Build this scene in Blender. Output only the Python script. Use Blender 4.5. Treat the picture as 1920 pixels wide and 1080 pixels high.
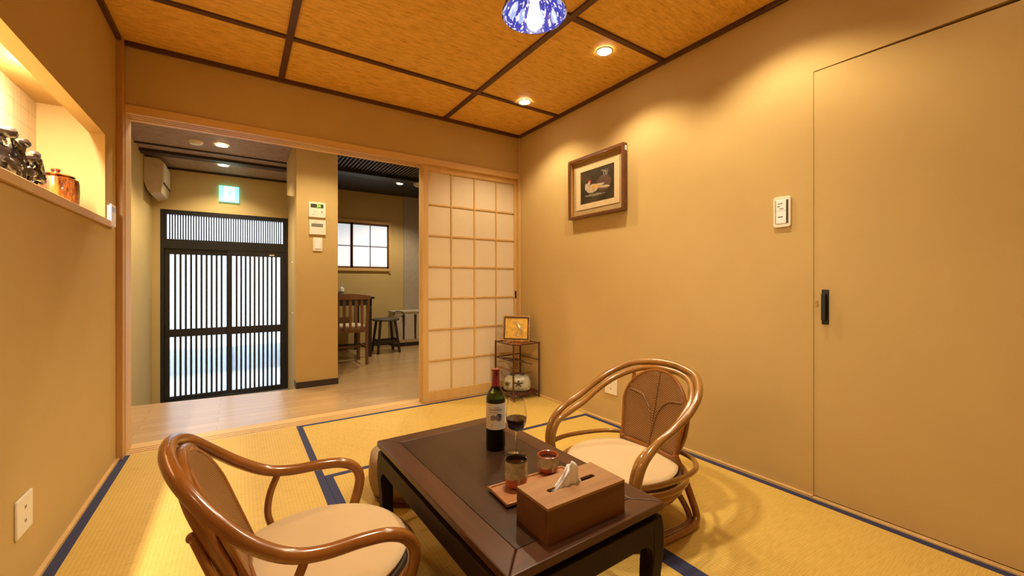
import bpy, bmesh, math, random
from mathutils import Vector, Matrix, noise
random.seed(7)
D = bpy.data; SC = bpy.context.scene; COL = SC.collection
PI = math.pi
for o in list(D.objects): D.objects.remove(o)

# ------------------------------------------------------------------ camera
W = 2.806                                  # room width, metres
cd = D.cameras.new('camera'); cam = D.objects.new('camera', cd); COL.objects.link(cam)
cd.sensor_width = 36; cd.lens = 770.9/1920*36; cd.shift_y = -9.0/1920; cd.clip_start = .02
cam.location = (.5754, -3.2236, .9987); cam.rotation_euler = (PI/2, 0, -math.radians(33.626))
SC.camera = cam
# ------------------------------------------------------------------ world, exposure
wd = D.worlds.new('world'); SC.world = wd; wd.use_nodes = True
bg = wd.node_tree.nodes['Background']; bg.inputs[0].default_value = (.86, .93, 1, 1); bg.inputs[1].default_value = 3.0
vs = SC.view_settings; vs.view_transform = 'Standard'; vs.look = 'None'; vs.exposure = 0.66; vs.gamma = 1; vs.use_curve_mapping = False
SC.cycles.max_bounces = 8; SC.cycles.diffuse_bounces = 5; SC.cycles.glossy_bounces = 4; SC.cycles.transmission_bounces = 8
SC.cycles.transparent_max_bounces = 12; SC.cycles.caustics_reflective = False; SC.cycles.caustics_refractive = False
SC.cycles.sample_clamp_indirect = 4
WARM = (1, .81, .52)
def lamp(kind, name, loc, energy, color=WARM, size=.05, parent=None, spot=None, blend=.5, rot=None, sy=None):
    l = D.lights.new(name, kind); l.energy = energy; l.color = color
    if kind == 'AREA':
        l.size = size
        if sy: l.shape = 'RECTANGLE'; l.size_y = sy
    else: l.shadow_soft_size = size
    if spot: l.spot_size = math.radians(spot); l.spot_blend = blend
    o = D.objects.new(name, l); COL.objects.link(o); o.location = loc
    if rot: o.rotation_euler = rot
    if parent: o.parent = parent
    return o

# ------------------------------------------------------------------ materials
class NT:
    def __init__(s, name, rough=.6, spec=.5):
        s.m = D.materials.new(name); s.m.use_nodes = True; s.t = s.m.node_tree
        s.p = s.t.nodes['Principled BSDF']; s.p.inputs['Roughness'].default_value = rough
        s.p.inputs['Specular IOR Level'].default_value = spec
    def n(s, k, **kw):
        nd = s.t.nodes.new(k)
        for a, b in kw.items(): setattr(nd, a, b)
        return nd
    def l(s, a, b): s.t.links.new(a, b)
    def coord(s, scale=(1, 1, 1), rot=(0, 0, 0)):
        c = s.n('ShaderNodeTexCoord'); m = s.n('ShaderNodeMapping'); m.inputs['Scale'].default_value = scale; m.inputs['Rotation'].default_value = rot
        s.l(c.outputs['Object'], m.inputs[0]); return m.outputs[0]
    def ramp(s, fac, stops):
        r = s.n('ShaderNodeValToRGB'); e = r.color_ramp.elements
        while len(e) < len(stops): e.new(.5)
        for i, (p, c) in enumerate(stops): e[i].position = p; e[i].color = (*c, 1)
        s.l(fac, r.inputs[0]); return r.outputs[0]
    def bump(s, h, strength=.3, dist=.002):
        b = s.n('ShaderNodeBump'); b.inputs['Strength'].default_value = strength; b.inputs['Distance'].default_value = dist
        s.l(h, b.inputs['Height']); s.l(b.outputs[0], s.p.inputs['Normal'])
    def noise(s, vec, scale, detail=4, rough=.5):
        n = s.n('ShaderNodeTexNoise'); n.inputs['Scale'].default_value = scale; n.inputs['Detail'].default_value = detail; n.inputs['Roughness'].default_value = rough
        s.l(vec, n.inputs['Vector']); return n.outputs['Fac']
def mix3(a, b, f): return tuple(a[i]*(1-f)+b[i]*f for i in range(3))
def plain(name, c, rough=.5, metal=0, var=.06, scale=20, emit=None, es=0, spec=.5, coat=0):
    s = NT(name, rough, spec)
    f = s.noise(s.coord(), scale, 3)
    s.l(s.ramp(f, [(.3, tuple(x*(1-var) for x in c)), (.7, tuple(min(1, x*(1+var)) for x in c))]), s.p.inputs['Base Color'])
    s.p.inputs['Metallic'].default_value = metal; s.p.inputs['Coat Weight'].default_value = coat
    if emit: s.p.inputs['Emission Color'].default_value = (*emit, 1); s.p.inputs['Emission Strength'].default_value = es
    return s.m
def wood(name, a, b, axis='x', rough=.4, scale=14, stretch=.08, spec=.5, coat=0, bump=.1):
    s = NT(name, rough, spec); k = {'x': (stretch, 1, 1), 'y': (1, stretch, 1), 'z': (1, 1, stretch)}[axis]
    v = s.coord(k); f = s.noise(v, scale, 6, .6); g = s.noise(v, scale*6, 4, .6)
    mx = s.n('ShaderNodeMath', operation='MULTIPLY_ADD'); mx.inputs[1].default_value = .35; s.l(g, mx.inputs[0]); s.l(f, mx.inputs[2])
    s.l(s.ramp(mx.outputs[0], [(.45, a), (.62, mix3(a, b, .5)), (.85, b)]), s.p.inputs['Base Color'])
    s.p.inputs['Coat Weight'].default_value = coat; s.p.inputs['Coat Roughness'].default_value = .12
    s.bump(g, bump, .0008); return s.m
def plaster(name, c, weave=True, rough=.9):
    s = NT(name, rough, .15); v = s.coord()
    f = s.noise(v, 3, 4); fine = s.noise(s.coord((1, 1, 3)), 260, 2)
    s.l(s.ramp(f, [(.25, tuple(x*.96 for x in c)), (.75, tuple(x*1.03 for x in c))]), s.p.inputs['Base Color'])
    s.bump(fine, .35, .0008); return s.m
def tatami(name, axis):
    s = NT(name, .55, .3); v = s.coord()
    w = s.n('ShaderNodeTexWave', wave_type='BANDS', bands_direction='Y' if axis == 'x' else 'X'); w.inputs['Scale'].default_value = 21
    w.inputs['Distortion'].default_value = .3; s.l(v, w.inputs['Vector'])
    k = (1, .04, 1) if axis == 'y' else (.04, 1, 1)
    k2 = (.05, 1, 1) if axis == 'y' else (1, .05, 1)
    f = s.noise(s.coord(k2), 300, 3); g = s.noise(v, 2.2, 4)
    m1 = s.n('ShaderNodeMath', operation='MULTIPLY_ADD'); m1.inputs[1].default_value = .16; s.l(w.outputs['Fac'], m1.inputs[0]); s.l(f, m1.inputs[2])
    m2 = s.n('ShaderNodeMath', operation='MULTIPLY_ADD'); m2.inputs[1].default_value = .35; s.l(g, m2.inputs[0]); s.l(m1.outputs[0], m2.inputs[2])
    s.l(s.ramp(m2.outputs[0], [(.45, (.47, .305, .066)), (.72, (.58, .385, .088)), (.98, (.66, .46, .125))]), s.p.inputs['Base Color'])
    s.bump(m1.outputs[0], .3, .0015); return s.m
def woven(name, a, b, c, bw, rh, rough=.6, bump=.6, dist=.003, rot=0):
    s = NT(name, rough, .3)
    f = s.noise(s.coord((.22, 1, 1)), 1.1/rh, 3, .6); g = s.noise(s.coord((.6, 1.0, 1)), .35/rh, 4, .6); h = s.noise(s.coord((.08, 1, 1)), 5/rh, 3)
    v = s.coord(); br = s.n('ShaderNodeTexBrick'); br.inputs['Scale'].default_value = 1; br.inputs['Brick Width'].default_value = bw; br.inputs['Row Height'].default_value = rh
    br.inputs['Mortar Size'].default_value = rh*.08; br.inputs['Mortar Smooth'].default_value = 1; br.inputs['Color1'].default_value = (.42, .42, .42, 1); br.inputs['Color2'].default_value = (.58, .58, .58, 1); br.inputs['Mortar'].default_value = (.36, .36, .36, 1)
    nz = s.n('ShaderNodeTexNoise'); nz.inputs['Scale'].default_value = 14; s.l(v, nz.inputs['Vector'])
    vm = s.n('ShaderNodeMixRGB', blend_type='ADD'); vm.inputs[0].default_value = .045; s.l(v, vm.inputs[1]); s.l(nz.outputs['Color'], vm.inputs[2]); s.l(vm.outputs[0], br.inputs['Vector'])
    def mad(x, k, y):
        m = s.n('ShaderNodeMath', operation='MULTIPLY_ADD'); m.inputs[1].default_value = k; s.l(x, m.inputs[0])
        if isinstance(y, float): m.inputs[2].default_value = y
        else: s.l(y, m.inputs[2])
        return m.outputs[0]
    t = mad(f, .40, mad(g, .15, mad(h, .30, mad(br.outputs['Color'], .35, -.10))))
    s.l(s.ramp(t, [(.36, c), (.46, b), (.58, a)]), s.p.inputs['Base Color']); s.bump(t, bump, dist); return s.m
def cane(name, a, b, pitch=.007):
    s = NT(name, .4, .4)
    v = s.coord(); sx = s.n('ShaderNodeSeparateXYZ'); s.l(v, sx.inputs[0])
    def wav(o):
        m = s.n('ShaderNodeMath', operation='MULTIPLY'); m.inputs[1].default_value = PI/pitch; s.l(o, m.inputs[0])
        q = s.n('ShaderNodeMath', operation='SINE'); s.l(m.outputs[0], q.inputs[0]); return q.outputs[0]
    m = s.n('ShaderNodeMath', operation='MULTIPLY'); s.l(wav(sx.outputs['Y']), m.inputs[0]); s.l(wav(sx.outputs['Z']), m.inputs[1])
    ad = s.n('ShaderNodeMath', operation='MULTIPLY_ADD'); ad.inputs[1].default_value = .5; ad.inputs[2].default_value = .5; s.l(m.outputs[0], ad.inputs[0])
    s.l(s.ramp(ad.outputs[0], [(.15, b), (.5, mix3(a, b, .35)), (.85, a)]), s.p.inputs['Base Color']); s.bump(ad.outputs[0], .7, .002); return s.m
def glassy(name, c=(1, 1, 1), rough=0.0, ior=1.45):
    s = NT(name, rough); s.p.inputs['Base Color'].default_value = (*c, 1); s.p.inputs['Transmission Weight'].default_value = 1; s.p.inputs['IOR'].default_value = ior
    return s.m
def pane(name, c, clear, tint=(1, 1, 1)):
    s = NT(name, .3); t = s.t; t.nodes.remove(s.p)
    tr = s.n('ShaderNodeBsdfTranslucent'); tr.inputs[0].default_value = (*c, 1); tp = s.n('ShaderNodeBsdfTransparent'); tp.inputs[0].default_value = (*tint, 1)
    mx = s.n('ShaderNodeMixShader'); mx.inputs[0].default_value = clear; s.l(tr.outputs[0], mx.inputs[1]); s.l(tp.outputs[0], mx.inputs[2])
    s.l(mx.outputs[0], t.nodes['Material Output'].inputs[0]); return s.m
def paper(name, c):
    s = NT(name, .8); t = s.t
    f = s.noise(s.coord(), 60, 5); s.l(s.ramp(f, [(.3, tuple(x*.97 for x in c)), (.7, c)]), s.p.inputs['Base Color']); s.p.inputs['Specular IOR Level'].default_value = .1
    tr = s.n('ShaderNodeBsdfTranslucent'); tr.inputs[0].default_value = (*c, 1); mx = s.n('ShaderNodeMixShader'); mx.inputs[0].default_value = .22
    s.l(s.p.outputs[0], mx.inputs[1]); s.l(tr.outputs[0], mx.inputs[2]); s.l(mx.outputs[0], t.nodes['Material Output'].inputs[0]); return s.m
def emis(name, c, st):
    s = NT(name, .5); s.p.inputs['Base Color'].default_value = (*c, 1); s.p.inputs['Emission Color'].default_value = (*c, 1); s.p.inputs['Emission Strength'].default_value = st
    return s.m

TAN = (.54, .385, .160)
M = dict(
    wall=plaster('wallpaper_tan', TAN), niche=plaster('niche_plaster', TAN), wallh=plaster('hall_wallpaper', (.58, .44, .20)),
    grey=plain('grey_tile', (.42, .37, .31), .45), tat_x=tatami('tatami_x', 'x'), tat_y=tatami('tatami_y', 'y'),
    blue=plain('mat_border_cloth', (.022, .026, .085), .8, var=.2, scale=400), hinoki=wood('pale_cypress', (.60, .38, .15), (.70, .47, .20), 'x', .45, 8),
    hinoki_z=wood('pale_cypress_upright', (.56, .35, .13), (.68, .45, .18), 'z', .45, 8), post=wood('cypress_post', (.46, .25, .08), (.54, .31, .11), 'z', .5, 8),
    woodfloor=None, ceil=woven('woven_ceiling', (.86, .54, .13), (.72, .42, .08), (.48, .25, .04), .05, .020, bump=.9, dist=.006),
    slat=wood('dark_slat', (.05, .018, .008), (.10, .036, .014), 'x', .4, 14), hallceil=woven('hall_woven_ceiling', (.44, .31, .23), (.32, .22, .16), (.13, .08, .055), .06, .016, bump=.9, dist=.005),
    black=plain('black_ceiling_board', (.012, .010, .010), .5), darkbeam=plain('dark_beam', (.03, .018, .012), .5),
    alu=plain('black_aluminium', (.012, .013, .017), .35, spec=.6), table=wood('dark_table_wood', (.020, .009, .005), (.045, .021, .011), 'y', .32, 10, spec=.28),
    table_rim=wood('table_rim_wood', (.038, .016, .008), (.092, .038, .018), 'y', .32, 10, spec=.28), table_leg=wood('table_leg_wood', (.012, .006, .004), (.026, .012, .006), 'z', .5, 10, spec=.15),
    walnut=wood('walnut_box', (.20, .095, .038), (.36, .19, .080), 'x', .5, 9, .05, .25), walnut_shaded=wood('walnut_box_shaded_side', (.075, .028, .010), (.16, .064, .022), 'x', .5, 9, .05, .25),  # second walnut is the same wood, with shade on the box sides in its colour
    rattan=wood('rattan_pole', (.17, .056, .009), (.28, .098, .016), 'x', .22, 5, 1, coat=.5), rattan_l=wood('rattan_pole_light', (.19, .080, .016), (.33, .150, .030), 'x', .22, 5, 1, coat=.5), cane=cane('woven_cane', (.36, .17, .050), (.045, .016, .005), .0055),
    cush=plain('cushion_cloth', (.60, .44, .255), .95, var=.04, scale=6, spec=.1), cushdark=plain('seat_underside', (.06, .035, .02), .8),
    beige=plain('beige_cloth', (.30, .205, .12), .95, scale=8, spec=.1), white=plain('white_plastic', (.80, .74, .62), .4, var=.01), whiteb=plain('cool_white_plastic', (.85, .84, .84), .4, var=.01),
    blackp=plain('black_plastic', (.012, .012, .012), .4), lcd=plain('lcd_dark', (.05, .055, .035), .3), lcdg=plain('lcd_grey', (.20, .21, .17), .3), green_led=emis('green_led', (.35, 1, .05), 2.0),
    frame=wood('picture_frame_wood', (.07, .024, .009), (.15, .052, .019), 'y', .35, 10, coat=.25), gold=plain('gold_lip', (.72, .45, .12), .35, metal=.6), mat=plain('picture_mat', (.36, .245, .115), .9),
    matin=plain('picture_inner_mat', (.56, .42, .23), .9), art=plain('artwork_dark_ground', (.035, .025, .012), .35, var=.5, scale=9), white_paint=plain('painted_white', (.36, .29, .20), .5, var=.25, scale=60),
    orange=plain('painted_rust', (.075, .028, .011), .5, var=.4, scale=30), red=plain('painted_red', (.55, .06, .03), .5), ochre=plain('painted_ochre', (.45, .25, .06), .5, var=.3, scale=50),
    goldart=plain('gold_leaf_relief', (.82, .52, .11), .4, metal=.35, var=.25, scale=25), silver=plain('silver_relief', (.75, .66, .45), .25, metal=.8, var=.2, scale=40),
    bamboo=plain('dark_bamboo', (.060, .014, .008), .3, var=.4, scale=30, coat=.4), lacquer=plain('red_lacquer', (.36, .10, .03), .2, var=.15, coat=.6),
    ceramic=plain('cream_ceramic', (.46, .44, .32), .25, var=.08, coat=.4), cer_dark=plain('brown_glaze', (.07, .045, .03), .3), carve=wood('carved_root', (.010, .006, .004), (.050, .031, .022), 'y', .22, 14, .5, coat=.5),
    lens=emis('lamp_lens', (1, .86, .66), 28), bulb=emis('bulb_glass', (1, .95, .88), 6), ring=plain('fixture_white', (.8, .75, .66), .5), tissue=None,
    capsule=plain('red_capsule', (.19, .005, .014), .25, coat=.5), wine=plain('red_wine', (.012, .001, .003), .08), bottleg=glassy('green_glass', (.20, .38, .05)), glass=glassy('clear_glass'),
    label=plain('paper_label', (.72, .66, .60), .7, var=.03), ink=plain('label_ink', (.22, .20, .20), .8, var=.3, scale=300), inkd=plain('label_ink_dark', (.05, .05, .06), .8), tan_ink=plain('label_ink_tan', (.55, .35, .15), .8),
    cupglaze=plain('cup_pale_glaze', (.46, .43, .32), .2, var=.3, scale=60, coat=.6), cupred=plain('cup_red_clay', (.38, .075, .025), .3, var=.15, coat=.4), cupdark=plain('cup_dark_glaze', (.02, .016, .010), .08, coat=.6), cupcream=plain('cup_cream_drip', (.55, .45, .28), .25, coat=.4),
    tray=wood('tray_wood', (.30, .12, .045), (.42, .19, .075), 'x', .35, 10), chairw=wood('chair_wood', (.10, .042, .014), (.18, .078, .026), 'z', .35, 10), dark=plain('dark_wood', (.02, .012, .009), .45),
    cream=plain('cream_cabinet', (.52, .46, .37), .6), gap=plain('cabinet_gap', (.03, .02, .015), .8), board=plain('genkan_tile', (.34, .30, .26), .5), seatw=plain('seat_pad_white', (.68, .60, .48), .9),
    unit=plain('beige_unit', (.60, .49, .33), .55), teal=emis('sign_teal', (.22, .95, .80), 1.1), signw=emis('sign_white', (.85, 1, .95), 1.5),
    winpane=pane('window_paper', (.80, .88, .95), .0), doorpane=pane('frosted_glass', (.40, .43, .46), .5, (.92, .96, 1)), shpaper=paper('shoji_paper', (.88, .76, .56)),
    car=plain('block_blue', (.05, .12, .25), .6), street=plain('pale_paving', (.82, .84, .86), .8), facade=plain('pale_facade', (.8, .83, .88), .9))
def mk():
    s = NT('wood_floor', .30, .5); v = s.coord()
    br = s.n('ShaderNodeTexBrick'); br.inputs['Scale'].default_value = 1; br.inputs['Brick Width'].default_value = .9; br.inputs['Row Height'].default_value = .105
    br.inputs['Mortar Size'].default_value = .0012; br.inputs['Color1'].default_value = (.62, .42, .22, 1); br.inputs['Color2'].default_value = (.54, .355, .18, 1); br.inputs['Mortar'].default_value = (.25, .13, .05, 1)
    s.l(v, br.inputs['Vector']); f = s.noise(s.coord((.07, 1, 1)), 40, 6, .6)
    mr = s.n('ShaderNodeMixRGB', blend_type='MULTIPLY'); mr.inputs[0].default_value = .6; s.l(br.outputs['Color'], mr.inputs[1]); s.l(s.ramp(f, [(.3, (.72, .66, .58)), (.7, (1, 1, 1))]), mr.inputs[2])
    s.l(mr.outputs[0], s.p.inputs['Base Color']); s.p.inputs['Coat Weight'].default_value = .8; s.p.inputs['Coat Roughness'].default_value = .22; M['woodfloor'] = s.m
    s = NT('niche_tile', .45, .4); v = s.coord(rot=(0, PI/2, 0)); sx = s.n('ShaderNodeSeparateXYZ'); s.l(s.coord(), sx.inputs[0]); cb = s.n('ShaderNodeCombineXYZ'); s.l(sx.outputs['Y'], cb.inputs[0]); s.l(sx.outputs['Z'], cb.inputs[1])
    br = s.n('ShaderNodeTexBrick', offset=0); br.inputs['Scale'].default_value = 1; br.inputs['Brick Width'].default_value = .075; br.inputs['Row Height'].default_value = .075; br.inputs['Mortar Size'].default_value = .0015
    br.inputs['Color1'].default_value = (.72, .58, .36, 1); br.inputs['Color2'].default_value = (.66, .52, .31, 1); br.inputs['Mortar'].default_value = (.46, .33, .17, 1)
    s.l(cb.outputs[0], br.inputs['Vector']); s.l(br.outputs['Color'], s.p.inputs['Base Color']); M['tile'] = s.m
    s = NT('tissue_paper', .9, .1); s.p.inputs['Base Color'].default_value = (.90, .91, .95, 1); M['tissue'] = s.m
    # amber streaked glaze of the lidded jar
    s = NT('amber_glaze', .12, .6); f = s.noise(s.coord((1, 1, .25)), 38, 6, .7)
    s.l(s.ramp(f, [(.38, (.025, .008, .004)), (.5, (.16, .040, .008)), (.66, (.45, .15, .022))]), s.p.inputs['Base Color']); s.p.inputs['Coat Weight'].default_value = .7; s.bump(f, .3, .002); M['amber'] = s.m
    # blue and white porcelain of the lamp shade: big peony blots on a scrolled blue ground
    s = NT('blue_white_porcelain', .18, .5); c = s.n('ShaderNodeTexCoord'); uv = s.n('ShaderNodeMapping'); s.l(c.outputs['UV'], uv.inputs[0]); uv.inputs['Scale'].default_value = (10, 4.2, 1)
    vo = s.n('ShaderNodeTexVoronoi'); vo.inputs['Scale'].default_value = 1; vo.inputs['Randomness'].default_value = .35; s.l(uv.outputs[0], vo.inputs['Vector'])
    u2 = s.n('ShaderNodeMapping'); s.l(c.outputs['UV'], u2.inputs[0]); u2.inputs['Scale'].default_value = (44, 18, 1)
    nz = s.n('ShaderNodeTexNoise'); nz.inputs['Scale'].default_value = 1; nz.inputs['Detail'].default_value = 2; s.l(u2.outputs[0], nz.inputs['Vector'])
    flower = s.ramp(nz.outputs['Fac'], [(.38, (.30, .42, .85)), (.50, (.50, .64, .95)), (.62, (.80, .88, 1))])
    ground = s.ramp(nz.outputs['Fac'], [(.45, (.035, .04, .36)), (.57, (.06, .07, .45)), (.60, (.85, .88, 1))])
    ad = s.n('ShaderNodeMath', operation='MULTIPLY_ADD'); ad.inputs[1].default_value = .25; s.l(nz.outputs['Fac'], ad.inputs[0]); s.l(vo.outputs['Distance'], ad.inputs[2])
    sel = s.ramp(ad.outputs[0], [(.44, (0, 0, 0)), (.46, (1, 1, 1))]); mx = s.n('ShaderNodeMixRGB'); s.l(sel, mx.inputs[0]); s.l(flower, mx.inputs[1]); s.l(ground, mx.inputs[2])
    s.l(mx.outputs[0], s.p.inputs['Base Color']); s.p.inputs['Transmission Weight'].default_value = 0; M['porcelain'] = s.m
    s.p.inputs['Subsurface Weight'].default_value = 0
mk()

# ------------------------------------------------------------------ mesh helpers
def crom(pts, n=8, closed=False):
    P = [Vector(p) for p in pts]; out = []; m = len(P); rng = range(m if closed else m-1)
    for i in rng:
        p1, p2 = P[i], P[(i+1) % m]
        p0 = P[(i-1) % m] if (closed or i > 0) else p1*2-p2; p3 = P[(i+2) % m] if (closed or i+2 < m) else p2*2-p1
        for k in range(n):
            t = k/n; out.append(.5*((2*p1)+(p2-p0)*t+(2*p0-5*p1+4*p2-p3)*t*t+(3*p1-p0-3*p2+p3)*t**3))
    if not closed: out.append(P[-1])
    return out
class MB:
    def __init__(s): s.v = []; s.f = []; s.mi = []; s.cur = 0; s.uv = {}
    def add(s, vs, fs):
        b = len(s.v); s.v += [tuple(v) for v in vs]
        for f in fs: s.f.append([i+b for i in f]); s.mi.append(s.cur)
        return s
    def mat(s, i): s.cur = i; return s
    def box(s, x0, x1, y0, y1, z0, z1):
        return s.add([(x0, y0, z0), (x1, y0, z0), (x1, y1, z0), (x0, y1, z0), (x0, y0, z1), (x1, y0, z1), (x1, y1, z1), (x0, y1, z1)],
                     [(0, 3, 2, 1), (4, 5, 6, 7), (0, 1, 5, 4), (1, 2, 6, 5), (2, 3, 7, 6), (3, 0, 4, 7)])
    def prism(s, poly, axis, a, b):
        n = len(poly); f = {'x': lambda p, q: (q, p[0], p[1]), 'y': lambda p, q: (p[0], q, p[1]), 'z': lambda p, q: (p[0], p[1], q)}[axis]
        return s.add([f(p, a) for p in poly]+[f(p, b) for p in poly], [tuple(range(n))[::-1], tuple(range(n, 2*n))]+[(i, (i+1) % n, (i+1) % n+n, i+n) for i in range(n)])
    def tube(s, pts, r, seg=10, closed=False, cap=True):
        P = [Vector(p) for p in pts]; n = len(P); rr = r if callable(r) else (lambda t: r)
        T = [((P[(i+1) % n]-P[(i-1) % n]) if closed else (P[min(i+1, n-1)]-P[max(i-1, 0)])).normalized() for i in range(n)]
        a = Vector((0, 0, 1)); a = Vector((1, 0, 0)) if abs(T[0].dot(a)) > .9 else a
        N = (a-T[0]*a.dot(T[0])).normalized(); vs = []; fs = []
        for i in range(n):
            N = (N-T[i]*N.dot(T[i])).normalized(); B = T[i].cross(N); R = rr(i/(n-1))
            for k in range(seg): q = 2*PI*k/seg; vs.append(P[i]+(N*math.cos(q)+B*math.sin(q))*R)
        for i in range(n if closed else n-1):
            j = (i+1) % n
            off = 0
            if closed and j == 0:
                best = min(range(seg), key=lambda k: (vs[k]-vs[i*seg]).length); off = best
            for k in range(seg): fs.append((i*seg+k, i*seg+(k+1) % seg, j*seg+(k+1+off) % seg, j*seg+(k+off) % seg))
        if cap and not closed: fs += [tuple(range(seg))[::-1], tuple(range((n-1)*seg, n*seg))]
        return s.add(vs, fs)
    def bar(s, p, q, r, seg=8): return s.tube([p, (Vector(p)+Vector(q))/2, q], r, seg)
    def lathe(s, prof, c=(0, 0, 0), seg=36, a0=0, a1=2*PI, uv=False):
        full = abs(a1-a0-2*PI) < 1e-6; n = len(prof); m = seg if full else seg+1; vs = []; fs = []
        for k in range(m):
            q = a0+(a1-a0)*k/seg
            for r, z in prof: vs.append((c[0]+r*math.cos(q), c[1]+r*math.sin(q), c[2]+z))
        for k in range(seg):
            k2 = (k+1) % m
            for i in range(n-1): fs.append((k*n+i, k2*n+i, k2*n+i+1, k*n+i+1))
        b = len(s.f); s.add(vs, fs)
        if uv:
            i = 0
            for k in range(seg):
                for j in range(n-1):
                    s.uv[b+i] = [(k/seg, j/(n-1)), ((k+1)/seg, j/(n-1)), ((k+1)/seg, (j+1)/(n-1)), (k/seg, (j+1)/(n-1))]; i += 1
        return s
    def sphere(s, c, rx, ry=None, rz=None, seg=14, ring=9):
        ry = ry or rx; rz = rz or rx; vs = []; fs = []
        for i in range(ring+1):
            t = PI*i/ring
            for k in range(seg): q = 2*PI*k/seg; vs.append((c[0]+rx*math.sin(t)*math.cos(q), c[1]+ry*math.sin(t)*math.sin(q), c[2]-rz*math.cos(t)))
        for i in range(ring):
            for k in range(seg): fs.append((i*seg+k, i*seg+(k+1) % seg, (i+1)*seg+(k+1) % seg, (i+1)*seg+k))
        return s.add(vs, fs)
    def xf(s, mtx): s.v = [tuple(mtx @ Vector(v)) for v in s.v]; return s
    def obj(s, name, mats, parent=None, loc=(0, 0, 0), rotz=0, bevel=0, smooth=True, label=None, ang=40, subsurf=0, solid=0):
        me = D.meshes.new(name); me.from_pydata(s.v, [], s.f)
        for m in (mats if isinstance(mats, (list, tuple)) else [mats]): me.materials.append(m)
        me.polygons.foreach_set('material_index', s.mi)
        if s.uv:
            ul = me.uv_layers.new(name='UVMap')
            for fi, co in s.uv.items():
                for li, c in zip(me.polygons[fi].loop_indices, co): ul.data[li].uv = c
        bm = bmesh.new(); bm.from_mesh(me); bmesh.ops.remove_doubles(bm, verts=bm.verts, dist=1e-5)
        bmesh.ops.recalc_face_normals(bm, faces=bm.faces); bm.to_mesh(me); bm.free()
        if smooth: me.shade_smooth(); me.set_sharp_from_angle(angle=math.radians(ang))
        o = D.objects.new(name, me); COL.objects.link(o); o.location = loc; o.rotation_euler = (0, 0, rotz)
        if parent: o.parent = parent
        if solid: q = o.modifiers.new('solid', 'SOLIDIFY'); q.thickness = solid; q.offset = 0
        if bevel: q = o.modifiers.new('bevel', 'BEVEL'); q.width = bevel; q.segments = 2; q.limit_method = 'ANGLE'
        if subsurf: q = o.modifiers.new('sub', 'SUBSURF'); q.levels = q.render_levels = subsurf
        if label: o['label'] = label
        return o
def tag(o, label, cat, group=None):
    o['label'] = label; o['category'] = cat
    if group: o['group'] = group
    return o
def thing(name, label, cat, loc=(0, 0, 0), rotz=0, group=None):
    o = D.objects.new(name, None); COL.objects.link(o); o.location = loc; o.rotation_euler = (0, 0, rotz); o.empty_display_size = .05
    return tag(o, label, cat, group)
def struct(o): o['kind'] = 'structure'; return o
def text_mesh(txt, size, mat, parent, loc, rot, name='lettering', depth=.0006):
    c = D.curves.new('t', 'FONT'); c.body = txt; c.size = size; c.extrude = depth; c.align_x = 'CENTER'; c.align_y = 'CENTER'
    t = D.objects.new('t', c); COL.objects.link(t); dg = bpy.context.evaluated_depsgraph_get(); dg.update()
    me = D.meshes.new_from_object(t.evaluated_get(dg)); D.objects.remove(t); me.materials.clear(); me.materials.append(mat)
    o = D.objects.new(name, me); COL.objects.link(o); o.parent = parent; o.location = loc; o.rotation_euler = rot; return o

# ------------------------------------------------------------------ room shell
YF = -3.78                                  # wall behind the camera
struct(MB().box(-.05, W+.05, YF, .0, -.12, -.031).obj('floor', M['woodfloor'], smooth=False))
wl = MB().box(-.06, 0, YF, 0, -.1, 1.296).box(-.06, 0, YF, 0, 1.768, 2.45).box(-.06, 0, -.285, 0, 1.296, 1.768).box(-.06, 0, YF, -2.1, 1.296, 1.768)
struct(wl.obj('wall_left', M['wall'], smooth=False))
nw = MB().box(-.30, -.06, -.285, -.24, 1.25, 1.92).box(-.30, -.06, -2.12, -2.08, 1.25, 1.92).box(-.30, -.06, -2.12, -.26, 1.876, 1.92).box(-.30, -.06, -2.12, -.26, 1.25, 1.31)
struct(nw.obj('wall_niche', M['niche'], smooth=False))
struct(MB().box(-.30, -.242, -2.08, -.285, 1.31, 1.876).obj('wall_niche_back', M['tile'], smooth=False))
struct(MB().box(-.24, .016, -2.09, -.205, 1.306, 1.328).box(0.0, .016, -2.09, -.205, 1.296, 1.308).obj('trim_niche_shelf', M['hinoki'], bevel=.002))
# right wall with the recess of the flush door
DY = -2.406
wr = MB().box(W, W+.12, DY, .9, -.1, 2.45).box(W, W+.12, YF, DY, 1.984, 2.45).box(W+.07, W+.12, YF, DY, -.1, 1.985)
struct(wr.obj('wall_right', M['wall'], smooth=False))
d1 = struct(MB().prism([(DY-.0006, .012), (DY-.0006, 1.9825), (YF+.3, 1.958), (YF+.3, .012)], 'x', W+.003, W+.05).obj('door_1', M['wall'], bevel=.001))
hd = MB().prism([(-.014, -.08), (.014, -.08), (.014, .08), (-.014, .08)], 'x', -.004, .0).box(-.022, -.004, -.006, .010, -.060, .060)
hd.obj('handle', M['blackp'], d1, (W+.003, -2.452, .89), bevel=.004, label='black vertical bar handle')
MB().box(-.003, .0, -.004, .004, -.012, .012).obj('lock_plate', M['ochre'], d1, (W+.003, -2.418, .905))
struct(MB().box(W-.0155, W+.0, DY, -.0, -.03, .012).box(W-.004, W+.012, YF, DY, -.03, .008).obj('baseboard_right', M['hinoki'], smooth=False))
struct(MB().box(W-.0155, W-.005, YF, DY, -.03, .006).obj('trim_door_track', M['hinoki'], smooth=False))
struct(MB().box(0, .0155, YF, -.06, -.03, .012).obj('baseboard_left', M['hinoki'], smooth=False))
struct(MB().box(-.06, W+.12, YF-.06, YF, -.1, 2.45).obj('wall_front', M['wall'], smooth=False))
struct(MB().box(-.06, W+.01, 0.004, .13, 2.03, 2.45).obj('wall_back', M['wall'], smooth=False))
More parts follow.
